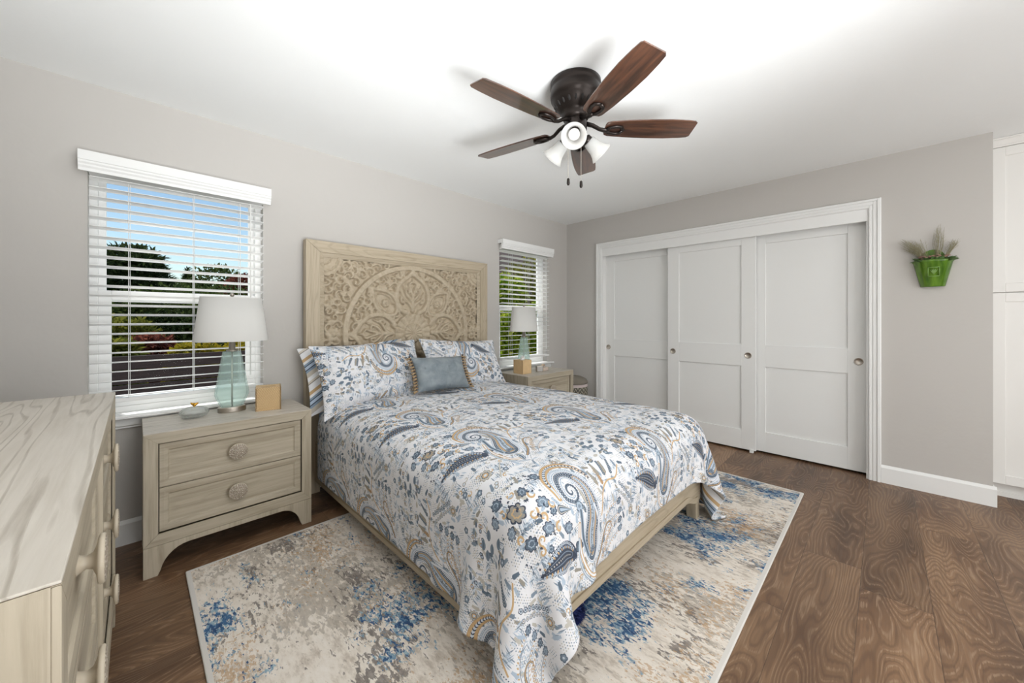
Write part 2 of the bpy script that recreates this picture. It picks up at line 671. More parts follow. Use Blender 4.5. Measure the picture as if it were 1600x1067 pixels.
def paisley_repeat():
    rng = random.Random(11)
    # soft background washes and small fillers first
    for _ in range(520):
        x, y = rng.uniform(0, TW), rng.uniform(0, TH)
        a = rng.choice([1.2, 1.5, 1.9, -0.4])
        k = rng.random()
        if k < 0.35:
            for i in range(5):
                leafy(x + i * 0.6, y + rng.uniform(-.3, .3), rng.uniform(1.4, 2.8), 0.2, a, (PALE, LBLUE, MID)[(i + int(x)) % 3])
        elif k < 0.75:
            for i in range(4):
                for j in range(4):
                    stroke([(x + i * 0.8 + (j % 2) * 0.4, y + j * 0.7)], 0.18, MID if rng.random() < .45 else LTAUPE)
        else:
            fern(x, y, rng.uniform(2.5, 4), a, 7, 0.9, rng.choice([LTAUPE, LBLUE, MID, TAUPE, SLATE]))
    # sprays of dots on curved stems, right of the main motif
    for k, (y0, ang) in enumerate([(17, 0.75), (13.2, 0.6), (9.5, 0.45), (6, 0.3)]):
        ctrl = [(38, y0 - 4), (41, y0 - 0.6), (45, y0 + 1.6), (49.5, y0 + 2.0 + k * 0.2)]
        stroke(spline(ctrl), 0.10, SLATE)
        for off, col in ((0.75, TAN if k % 2 == 0 else LBLUE), (-0.75, LBLUE if k % 2 == 0 else TAN)):
            p, d = along(ctrl, 11)
            for q, t in zip(p[2:], d[2:]):
                leafy(q[0] - t[1] * off * 0.5, q[1] + t[0] * off * 0.5, 0.8, 0.24, math.atan2(t[1], t[0]) + (0.9 if off > 0 else -0.9), col)
        lobed(51, y0 + 2.2 + k * 0.2, 1.5, 0.2, k % 2)
    # tan branch with dark buds
    stroke(spline([(38.5, 19), (42, 25), (47, 27.5), (53, 27), (58, 30)]), [0.28] * 57, TAN)
    for q in [(44, 30, 1.9), (47.5, 32, 1.75), (51, 31.5, 1.5)]:
        fern(q[0] - 2.5, q[1] - 3, 6.0, q[2] - 0.25, 9, 1.3, TAUPE, TAN)
        fern(q[0], q[1] - 4, 7.0, q[2] - 0.45, 10, 1.2, SLATE if q[0] > 46 else DTAN, TAUPE)
    for i in range(8):
        a = 54 + i * 1.1
        flower(a, 24.5 - i * 1.3, 0.85, 5, [(1, NAVY), (0.72, PALE), (0.4, SLATE)], i)
        flower(a - 1.6, 22.3 - i * 1.1, 0.7, 5, [(1, SLATE), (0.7, WHT), (0.4, TAUPE)], i)
    for i in range(26):
        x, y = rng.uniform(41, 62), rng.uniform(34, 53)
        a = rng.uniform(0.1, 0.5)
        leafy(x, y, rng.uniform(1.8, 2.8), rng.uniform(0.4, 0.7), a, *((SLATE,), (MID,), (TAUPE,), (LTAUPE,))[i % 4])
    for i in range(12):
        scroll(rng.uniform(0, 22), rng.uniform(-3, 13), 1.0, i, 0.7, TAN if i % 2 else LTAUPE, 0.22)
        flower(rng.uniform(0, 24), rng.uniform(-4, 12), 0.8, 5, [(1, SLATE if i % 2 else TAUPE), (0.6, PALE)], i)
        flower(rng.uniform(42, 64), rng.uniform(44, 52), 0.7, 5, [(1, NAVY if i % 2 else DTAN), (0.6, LBLUE)], i)
    # round daisies
    for x, y, r in [(11.5, 4.6, 2.5), (60, 12.5, 1.9), (35, 44, 1.7), (5, 31, 1.5)]:
        flower(x, y, r, 9, [(1.0, TAUPE), (0.86, LTAUPE), (0.62, SLATE), (0.48, TAN), (0.24, PALE)], 0.3)
    for x, y in [(3, 8), (6, 2), (57, 4), (59, 36), (38, 48), (18, 1)]:
        flower(x, y, 1.2, 5, [(1, SLATE), (0.7, MID), (0.3, PALE)], x)
    # bloom field with tan scrolls, left of the main motif
    for i, (x, y, r) in enumerate([(8.5, 38, 2.9), (3.5, 36.5, 1.7), (13.5, 40.5, 1.6), (15.5, 34.5, 2.0), (6, 30.5, 2.1), (12.5, 29, 1.9),
                                   (16.6, 31.0, 1.4), (2, 43, 1.8), (6, 45.5, 1.9), (19.5, 24, 2.0), (9.5, 25.0, 1.3)]):
        lobed(x, y, r, [2.4, 0.3, 1.2, -0.5, 2.8][i % 5], 2 if i == 0 else i % 2)
    for i, (x, y, r, a) in enumerate([(11.5, 34.5, 1.5, 0), (15, 38, 1.3, 2), (9, 28.5, 1.5, 4), (15.5, 26.8, 1.4, 1), (4.5, 33.3, 1.2, 3), (13, 32, 1.2, 5),
                                      (5.5, 41.3, 1.3, 1.4), (17.8, 32.4, 1.2, 2.2), (7, 26.5, 1.2, 0.6), (11, 42.8, 1.2, 2.6)]):
        scroll(x, y, r, a, 0.85, TAN, 0.30, 1 if i % 2 else -1)
        fern(x + 1, y - 1.2, 2.2, a, 4, 0.6, LBLUE)
    for i in range(44):
        x, y = rng.uniform(0.5, 20), rng.uniform(23.5, 47)
        a = rng.uniform(0, 6.3)
        for da in (-0.7, 0, 0.7):
            leafy(x, y, 0.75, 0.17, a + da, NAVY if i % 3 else SLATE)
    # rows of leaves, top right of the repeat
    for i, (x, y) in enumerate([(57, 42), (60, 44.5), (56, 46), (60.5, 39.5), (54, 43.5)]):
        leafy(x, y, 3.2, 0.95, 0.25, (1, SLATE), (0.72, MID), (0.35, SLATE))
    for i in range(7):
        leafy(43 + i * 1.5, 39 + i * 0.35, 2.2, 0.36, 2.0, MID if i % 2 else LTAUPE)
        leafy(44 + i * 1.5, 43.5 + i * 0.3, 2.6, 0.3, 1.9, LBLUE if i % 2 else LTAUPE)
    # the big dark leaf
    fill_leaf(1.5, 22.5, 20.5, 4.1, -0.42, rng)
    for i in range(7):
        leafy(2.4 - i * 0.35, 22.0 - i * 0.9, 3.6, 0.30, 2.5 + i * 0.06, MID if i % 2 else LBLUE)
    flower(22.5, 16.0, 2.1, 5, [(1, NAVY), (0.84, SLATE), (0.4, MID), (0.2, NAVY)], 0.9)
    # blue and tan arcs at the lower left
    stroke(spline([(14, -1), (19, 5.5), (25, 8), (31, 5.5)]), [0.25] * 43, LTAUPE)
    # ---- main motif: hood, hooked body, teardrop
    hood = [(21.4, 32.0), (22.2, 38.3), (27.5, 42.6), (33.0, 42.2), (37.4, 38.0), (39.2, 32.0)]
    hp = spline(hood)
    t = np.linspace(0, 1, len(hp))
    stroke(hp, 0.5 + 1.15 * np.sin(PI * np.clip(t * 0.9 + 0.12, 0, 1)), (1.0, DTAN), (0.9, TAN), (0.30, PALE))
    p, d = along(hood, 26)
    for q, tt in zip(p[3:], d[3:]):
        a = math.atan2(tt[1], tt[0])
        leafy(q[0], q[1], 1.0, 0.2, a + 0.7, NAVY)
        leafy(q[0], q[1], 1.0, 0.2, a - 0.7, NAVY)
    inner = [(22.7, 33), (23.6, 37.6), (27.6, 40.3), (32.4, 39.2), (35.2, 35.6), (36.6, 30.5)]
    stroke(spline(inner), 0.55, (1.0, LBLUE), (0.6, PALE))
    dots(inner, 34, 0.0, 0.17, SLATE)
    dots(inner, 40, -1.0, 0.15, MID)
    dots([(19.6, 31), (20.2, 38.5), (26, 44), (33.5, 43.9), (39, 39.5), (41, 32)], 50, 0.3, 0.16, MID)
    # hook centre spirals out to the body
    cx, cy = 27.6, 31.4
    sp = []
    for q in np.linspace(0, 1, 40):
        a = 0.2 - 2 * PI * 1.35 * q
        r = 0.35 + 2.9 * q ** 1.15
        sp.append((cx + r * math.cos(a), cy + r * math.sin(a) * 1.05))
    sx, sy = sp[-1]
    body = spline([(sx, sy), (23.9, 30.6), (24.3, 34.6), (27.6, 37.6), (31.6, 36.6), (34.2, 31.6), (34.4, 26), (33.0, 20.5), (30.6, 15.5), (29.6, 11.5)], 12)
    path = np.vstack([np.array(sp), body[1:]])
    n1, n2 = len(sp), len(body) - 1
    rad = np.r_[np.linspace(0.22, 0.62, n1), np.interp(np.linspace(0, 1, n2), [0, .4, .6, .82, 0.94, 1], [0.62, 1.1, 1.9, 3.6, 4.2, 4.1])]
    # interior of the hook: little crosses, a grey feather, blue fan
    for i in range(46):
        x, y = rng.uniform(25.5, 32.0), rng.uniform(24, 35)
        if (x - cx) ** 2 + (y - cy) ** 2 > 3.2:
            stroke([(x, y)], 0.2, LBLUE)
        stroke(path[n1 - 4:], rad[n1 - 4:] + 0.95, (1.0, WHT))
    stroke(path[n1 - 4:], rad[n1 - 4:] + 0.75, (1.0, PALE), (0.97, LBLUE))
    stroke(path, rad + 0.3, (1.0, WHT))
    k = n1 + int(n2 * 0.50)
    stroke(path[:k + 4], rad[:k + 4], (1.0, NAVY), (0.86, SLATE), (0.5, MID), (0.28, NAVY))
    stroke(path[k:], rad[k:], (1.0, NAVY), (0.94, SLATE), (0.72, NAVY), (0.68, WHT), (0.63, NAVY), (0.59, TAN))
    stroke(path[k:], rad[k:] * 0.40, (1.0, NAVY), (0.9, LBLUE), (0.55, PALE), (0.35, MID))
    dots(path[n1:], 46, 0, 0.0 + 0.16, PALE)
    for sg in (1, -1):
        pp, dd = along(path[n1 - 14:], 62)
        rr = np.interp(np.linspace(0, 1, 62), np.linspace(0, 1, len(rad[n1 - 14:])), rad[n1 - 14:])
        for q, tt, r in zip(pp, dd, rr):
            stroke([(q[0] - tt[1] * sg * r * 0.83, q[1] + tt[0] * sg * r * 0.83)], 0.15, WHT)
            stroke([(q[0] - tt[1] * sg * (r + 0.55), q[1] + tt[0] * sg * (r + 0.55))], 0.13, MID)
    for i in range(5):
        scroll(33.6 - i * 0.55, 25 - i * 2.6, 0.8, i, 0.8, NAVY, 0.1, 1 if i % 2 else -1)
    for i in range(7):
        fern(29.6, 9.5, 2.3, 0.3 + i * 0.42, 4, 0.5, SLATE)
    leafy(31.6, 24.2, 8.0, 0.7, 1.62, (1, TAUPE), (0.5, LTAUPE))
    flower(27.5, 26.4, 1.8, 8, [(1, SLATE), (0.8, LBLUE), (0.4, MID)], 0.2)
    stroke(spline([(27.4, 25.2), (26.4, 21.5), (25.4, 17), (25.8, 11)]), [0.9] * 43, (1.0, LBLUE), (0.5, SLATE))
    stroke(spline([(25.0, 22), (23.2, 17), (22.8, 11.5), (24.5, 5), (28.5, 2.4)]), 0.7, (1.0, TAN), (0.45, WHT))
    stroke(spline([(23.2, 18), (21.6, 13), (22, 7), (25, 2), (29.5, -0.4)]), 0.42, (1.0, MID), (0.5, PALE))
    stroke(spline([(35.2, 24), (36.2, 18), (35.4, 11), (33, 5.5), (30, 1.5)]), 0.55, (1.0, LBLUE), (0.5, WHT))
    dots([(36.6, 26), (37.6, 19), (36.8, 11), (34.4, 4.5), (31, 0)], 36, 0, 0.2, SLATE)
    tail = spline([(32, 3.0), (36, 6.5), (38.5, 11.0), (41, 14.2), (43.6, 14.6), (44.6, 12.4), (43, 11.4)])
    stroke(tail, np.linspace(0.55, 0.22, len(tail)), (1.0, NAVY), (0.5, TAN))
    for i in range(5):
        flower(37.5 + i * 1.4, 4.5 + i * 1.7, 1.0, 6, [(1, DTAN), (0.75, PALE), (0.45, TAN)], i)
    leafy(28.2, 28.0, 1, 0.1, 0, LBLUE)
    tear = spline([(23.2, 27.6), (21.2, 28.6), (19.2, 29.6)])
    stroke(tear, np.linspace(0.12, 1.35, len(tear)), (1.0, NAVY), (0.82, LTAUPE), (0.6, SLATE), (0.3, LBLUE))
    lobed(21.3, 42.2, 2.0, 2.2, 0)
    # lower little paisley under the bulb
    stroke(spline([(29, 6.2), (29.2, 3.6), (28.4, 1.4)]), [0.5] * 8 + [1.1] * 13 + [0.7] * 8, (1.0, SLATE), (0.7, PALE), (0.4, SLATE))
# ==END==


def print_image():
    paisley_repeat()
    im = bpy.data.images.new('paisley_print', IW, IH)
    px = np.ones((IH, IW, 4), np.float32)
    px[..., :3] = CV[::-1] / 255.0
    im.pixels.foreach_set(px.reshape(-1))
    im.update()
    im.pack()
    return im


def cloth_print(name, im):
    m = MT(name)
    uv = m.n('UVMap')
    t = m.n('TexImage', extension='REPEAT')
    t.image = im
    m.t.links.new(uv.outputs[0], t.inputs[0])
    weave = m.noise(m.coord('UV', (1, 1, 1)), 420, 2)
    crease = m.noise(m.coord('Object', (1, 1, 1)), 9, 4, 0.6)
    h = m.math('ADD', m.math('MULTIPLY', weave, 0.05), crease)
    b = m.bsdf(t.outputs[0], 0.85, bump=h, bump_d=0.012, bump_s=0.5)
    return b


def stripe_mat():
    m = MT('striped_cotton')
    tc = m.n('TexCoord')
    sp = m.n('SeparateXYZ')
    m.t.links.new(tc.outputs['UV'], sp.inputs[0])
    f = m.math('FRACT', m.math('MULTIPLY', sp.outputs[0], 3.2))
    S = [(0.0, (236, 236, 238)), (0.12, (200, 168, 126)), (0.22, (236, 236, 238)), (0.30, (140, 158, 178)), (0.36, (58, 68, 88)), (0.39, (184, 200, 218)),
         (0.48, (58, 68, 88)), (0.51, (140, 158, 178)), (0.58, (196, 188, 176)), (0.72, (236, 236, 238)), (0.84, (214, 206, 194)), (0.9, (152, 147, 138)), (0.93, (236, 236, 238))]
    c = m.ramp(f, [(p, srgb(*k)) for p, k in S], 'CONSTANT')
    return m.bsdf(c, 0.85)


PRINT = print_image()
M_PRINT = cloth_print('paisley_cotton', PRINT)
M_STRIPE = stripe_mat()
M_SHEET = plain('pale_blue_sheet', srgb(150, 172, 200), 0.85, 0.04)

# ------------------------------------------------------------------ room shell
XL, YF, H = -4.47, -6.0, 2.44
WIN = [(-4.115, -3.345), (-1.20, -0.40)]
WZ0, WZ1 = 0.705, 2.03
VZ = 1.966                                   # lower edge of the valances
T = 0.15
bm = BM()
box(bm, XL - T, 0.9, YF - T, T, -0.1, 0)
structure(obj('floor', bm, M_FLOOR))
bm = BM()
box(bm, XL - T, 0.9, YF - T, T, H, H + 0.12)
structure(obj('ceiling', bm, M_CEIL))
bm = BM()
xs = [XL - T, WIN[0][0], WIN[0][1], WIN[1][0], WIN[1][1], 0.9]
for i in range(5):
    if i in (1, 3):
        box(bm, xs[i], xs[i + 1], 0, T, 0, WZ0)
        box(bm, xs[i], xs[i + 1], 0, T, WZ1, H)
    else:
        box(bm, xs[i], xs[i + 1], 0, T, 0, H)
structure(obj('wall_back', bm, M_WALL))
bm = BM()
OY0, OY1, OZ = -0.515, -2.832, 2.06         # closet opening
box(bm, 0, 0.12, OY0, 0, 0, H)
box(bm, 0, 0.12, OY1, OY0, OZ, H)
box(bm, 0, 0.12, -3.42, OY1, 0, H)
box(bm, 0.12, 0.75, -3.42, -3.32, 0, H)
box(bm, 0.75, 0.9, YF, 0, 0, H)
structure(obj('wall_right', bm, M_WALL))
bm = BM()
box(bm, XL - T, XL, YF - T, 0, 0, H)
structure(obj('wall_left', bm, M_WALL))
bm = BM()
box(bm, XL, -3.3, YF - T, YF, 0, H)
box(bm, -0.5, 0.9, YF - T, YF, 0, H)
box(bm, -3.3, -0.5, YF - T, YF, 2.15, H)
box(bm, -3.3, -0.5, YF - T, YF - T + 0.02, 0, 2.15)
structure(obj('wall_front', bm, M_WALL))

BBP = [(0, 0), (-0.015, 0), (-0.015, 0.112), (-0.004, 0.130), (0, 0.130)]


def baseboard(name, segs):
    bm = BM()
    for ax, a, b, off, sgn in segs:
        if ax == 1:      # runs along Y on plane X=off
            prism(bm, [(off + p[0] * sgn, p[1]) for p in BBP], 1, a, b)
        else:            # runs along X on plane Y=off
            prism(bm, [(off + p[0] * sgn, p[1]) for p in BBP], 0, a, b)
    return structure(obj(name, bm, M_TRIM))


baseboard('baseboard_back', [(0, XL, 0.0, 0.0, 1)])
bm = BM()
for a, b in ((-0.447, -0.0155), (-3.435, -2.902)):
    prism(bm, [(p[0], p[1]) for p in BBP], 1, a, b)
prism(bm, [(-3.42 + p[0], p[1]) for p in BBP], 0, 0.0, 0.27)
structure(obj('baseboard_right', bm, M_TRIM))

# closet casing: stepped moulding, plus jambs and header board
bm = BM()
for k, (w0, w1, d) in enumerate(((0, 0.07, 0.012), (0.004, 0.022, 0.024), (0.022, 0.045, 0.018), (0.052, 0.066, 0.017))):
    # w measured from the outer edge inwards
    box(bm, -d, 0, -0.447 - w1, -0.447 - w0, 0, 2.13 - w0)
    box(bm, -d, 0, -2.902 + w0, -2.902 + w1, 0, 2.13 - w0)
    box(bm, -d, 0, -2.902 + w1, -0.447 - w1, 2.13 - w1, 2.13 - w0)
structure(obj('trim_1', bm, M_TRIM, bevel=0.002))
bm = BM()
box(bm, 0, 0.12, OY0 - 0.012, OY0, 0, OZ)
box(bm, 0, 0.12, OY1, OY1 + 0.012, 0, OZ)
box(bm, -0.004, 0.016, OY1, OY0, 1.968, OZ + 0.01)
box(bm, 0.016, 0.12, OY1, OY0, 2.03, OZ)
structure(obj('trim_2', bm, M_TRIM, bevel=0.0015))


def closet_door(name, y0, y1, x, pulls):
    z0, z1, th, st = 0.018, 2.02, 0.034, 0.115
    bm = BM()
    box(bm, x, x + th, y0, y0 + st, z0, z1)
    box(bm, x, x + th, y1 - st, y1, z0, z1)
    for a, b in ((z0, 0.195), (0.785, 0.985), (1.905, z1)):
        box(bm, x, x + th, y0 + st, y1 - st, a, b)
    box(bm, x + 0.012, x + th - 0.004, y0 + st - 0.002, y1 - st + 0.002, z0 + 0.05, z1 - 0.05)
    d = structure(obj(name, bm, M_DOOR, bevel=0.0018))
    for py in pulls:
        bm = BM()
        Mx = Matrix.Translation((x, py, 0.885)) @ Matrix.Rotation(-PI / 2, 4, 'Y')
        lathe(bm, [(0.0285, -0.002), (0.0285, 0.003), (0.026, 0.0045), (0.0235, 0.003), (0.022, 0.0008), (0.0, 0.0006)], 32, M=Mx, cap=False)
        obj('finger_pull', bm, M_NICKEL, d, smooth=True)
    return d


closet_door('door_1', -1.385, -0.525, 0.078, [-0.562])
closet_door('door_2', -2.090, -1.293, 0.030, [-1.348, -2.030])
closet_door('door_3', -2.825, -2.040, 0.078, [-2.775])
bm = BM()
box(bm, 0.012, 0.036, -2.075, -2.045, 0, 0.03)
structure(obj('trim_3', bm, M_TRIM, bevel=0.002))


# windows: vinyl single-hung sashes, stool and apron
def window(name, x0, x1):
    r = bpy.data.objects.new(name, None)
    COL.objects.link(r)
    structure(r)
    bm = BM()
    fw = 0.032
    for a, b in ((x0, x0 + fw), (x1 - fw, x1)):
        box(bm, a, b, 0.065, 0.135, WZ0, WZ1)
    for a, b in ((WZ0, WZ0 + fw), (WZ1 - fw, WZ1)):
        box(bm, x0 + fw, x1 - fw, 0.065, 0.135, a, b)
    obj('window_frame', bm, M_VINYL, r, bevel=0.002)
    zm = 1.345
    for nm, ya, yb, za, zb, st in (('upper_sash', 0.102, 0.126, zm - 0.03, WZ1 - fw, 0.03), ('lower_sash', 0.072, 0.098, WZ0 + fw, zm + 0.03, 0.05)):
        bm = BM()
        a, b = x0 + fw, x1 - fw
        box(bm, a, a + st, ya, yb, za, zb)
        box(bm, b - st, b, ya, yb, za, zb)
        box(bm, a + st, b - st, ya, yb, za, za + (0.045 if st < 0.04 else 0.06))
        box(bm, a + st, b - st, ya, yb, zb - (0.03 if st < 0.04 else 0.05), zb)
        s = obj(nm, bm, M_VINYL, r, bevel=0.002)
        bm = BM()
        ym = (ya + yb) / 2
        v = [bm.verts.new(p) for p in ((a + st, ym, za + 0.03), (b - st, ym, za + 0.03), (b - st, ym, zb - 0.02), (a + st, ym, zb - 0.02))]
        bm.faces.new(v)
        obj('glass_pane', bm, M_PANE, s)
    bm = BM()
    prism(bm, [(0.066, WZ0 + 0.001), (0.0, WZ0 + 0.001), (0.0, WZ0 - 0.02), (0.066, WZ0 - 0.02)], 0, x0 - 0.001, x1 + 0.001)
    prism(bm, [(0.0, WZ0), (-0.05, WZ0), (-0.058, WZ0 - 0.006), (-0.058, WZ0 - 0.016), (-0.05, WZ0 - 0.022), (0.0, WZ0 - 0.022)], 0, x0 - 0.07, x1 + 0.07)
    obj('window_stool', bm, M_TRIM, r)
    bm = BM()
    prism(bm, [(0, WZ0 - 0.022), (-0.02, WZ0 - 0.022), (-0.02, WZ0 - 0.06), (-0.014, WZ0 - 0.066), (-0.014, WZ0 - 0.074), (0, WZ0 - 0.076)], 0, x0 - 0.05, x1 + 0.05)
    obj('window_apron', bm, M_TRIM, r)
    return r


window('window_1', *WIN[0])
window('window_2', *WIN[1])


def blind(x0, x1, label):
    r = thing('window_blind', label, 'blind', ((x0 + x1) / 2, 0, WZ0), 0, 'white horizontal blinds on the back wall')
    w = (x1 - x0) / 2
    zt = VZ - WZ0
    # valance with a stepped lower moulding
    P = [(-0.004, 0.098), (-0.090, 0.098), (-0.090, 0.052), (-0.086, 0.050), (-0.086, 0.040), (-0.080, 0.032), (-0.080, 0.024), (-0.074, 0.014), (-0.072, 0.0), (-0.060, 0.0), (-0.062, 0.06), (-0.004, 0.06)]
    bm = BM()
    prism(bm, [(y, zt + z) for y, z in P], 0, -w - 0.03, w + 0.03)
    obj('valance', bm, M_BLIND, r)
    bm = BM()
    box(bm, -w + 0.004, w - 0.004, -0.045, 0.02, zt + 0.004, zt + 0.055)
    obj('headrail', bm, M_BLIND, r)
    sp, yc = 0.0505, -0.016
    n = int(zt / sp)
    bm = BM()
    ta = R(10)
    zs = []
    for i in range(n):
        z = zt - 0.018 - i * sp
        if z < 0.105:
            break
        zs.append(z)
        up = []
        dn = []
        for k in range(5):
            t = -1 + k / 2
            y, c = 0.025 * t, 0.0018 * (1 - t * t)
            up.append((yc + y * math.cos(ta) + c * math.sin(ta), z - y * math.sin(ta) + c + 0.0014))
            dn.append((yc + y * math.cos(ta), z - y * math.sin(ta) + c - 0.0014))
        prism(bm, up + dn[::-1], 0, -w + 0.004, w - 0.004)
    obj('slats', bm, M_BLIND, r)
    bm = BM()
    box(bm, -w + 0.004, w - 0.004, yc - 0.026, yc + 0.026, 0.072, 0.094)
    obj('bottom_rail', bm, M_BLIND, r, bevel=0.004)
    bm = BM()
    for x in (-w * 0.62, 0.03, w * 0.66):
        for y in (yc - 0.027, yc + 0.027):
            tube(bm, [(x, y, 0.09), (x, y, zt - 0.02)], 0.0011, 5)
        tube(bm, [(x + 0.006, yc, 0.09), (x + 0.006, yc, zt - 0.02)], 0.0013, 5)
    obj('ladder_cords', bm, M_CORD, r)
    bm = BM()
    xw = w * 0.8
    tube(bm, [(xw, -0.05, zt - 0.02), (xw, -0.054, 0.25)], 0.0035, 6)
    tube(bm, [(xw, -0.054, 0.25), (xw, -0.054, 0.16)], [0.0035, 0.005], 6)
    obj('tilt_wand', bm, M_CORD, r)
    return r


blind(WIN[0][0] + 0.002, WIN[0][1] - 0.002, 'white slatted blind in the near window behind the near lamp and dresser')
blind(WIN[1][0] + 0.002, WIN[1][1] - 0.002, 'white slatted blind in the far window right of the headboard, green leaves behind')

# tall white cabinet in the recess at the right
cabx = 0.2
r = thing('tall_cabinet', 'tall white built-in cabinet with shaker doors at the right edge past the wall planter', 'cabinet', (cabx, -3.9, 0))
bm = BM()
box(bm, 0.022, 0.545, -0.44, 0.464, 0.10, 2.385)
obj('carcass', bm, M_CAB, r)
bm = BM()
box(bm, 0.075, 0.5, -0.44, 0.464, 0, 0.10)
box(bm, 0.066, 0.075, -0.44, 0.464, 0, 0.03)
obj('toe_kick', bm, M_CAB, r)
for ya, yb in ((0.013, 0.462), (-0.438, 0.009)):
    for za, zb in ((0.103, 1.396), (1.402, 2.383)):
        bm = BM()
        s = 0.06
        box(bm, 0, 0.022, ya, ya + s, za, zb)
        box(bm, 0, 0.022, yb - s, yb, za, zb)
        box(bm, 0, 0.022, ya + s, yb - s, za, za + s)
        box(bm, 0, 0.022, ya + s, yb - s, zb - s, zb)
        box(bm, 0.009, 0.018, ya + s - .002, yb - s + .002, za + s - .002, zb - s + .002)
        obj('cabinet_door', bm, M_CAB, r, bevel=0.0018)
bm = BM()
prism(bm, [(0.03, 2.385), (-0.008, 2.385), (-0.008, 2.394), (-0.014, 2.40), (-0.03, 2.425), (-0.042, 2.43), (-0.042, 2.438), (0.03, 2.438)], 1, -0.44, 0.464)
obj('crown_moulding', bm, M_CAB, r)

# ------------------------------------------------------------------ rug
bm = BM()
box(bm, -1.5525, 1.5525, -0.9875, 0.9875, 0, 0.012)
tag(obj('area_rug', bm, M_RUG, bevel=0.004, loc=(-2.22, -1.535, 0)), 'large distressed cream, grey and blue area rug on the wood floor under the bed', 'rug')


# ------------------------------------------------------------------ chests: nightstands and dresser
def carved_knob(parent, x, y, z, r=0.0425):
    """knob projecting towards -y"""
    bm = BM()
    Mx = Matrix.Rotation(PI / 2, 4, 'X')
    lathe(bm, [(r * 0.42, 0), (r * 0.34, 0.004), (r * 0.26, 0.012), (r * 0.34, 0.020), (r * 0.62, 0.025), (r * 0.9, 0.0265), (r, 0.029), (r, 0.034), (r * 0.94, 0.0365)], 36, M=Mx, cap=False)
    k = obj('knob', bm, M_KNOB, parent, smooth=True, loc=(x, y, z))
    bm = BM()
    lathe(bm, [(r * 0.95, 0.0363), (r * 0.9, 0.0375), (r * 0.5, 0.0375), (r * 0.46, 0.0385), (0.0005, 0.0388)], 36, M=Mx, cap=False)
    obj('knob_face', bm, M_KNOBFACE, k, smooth=True)
    return k


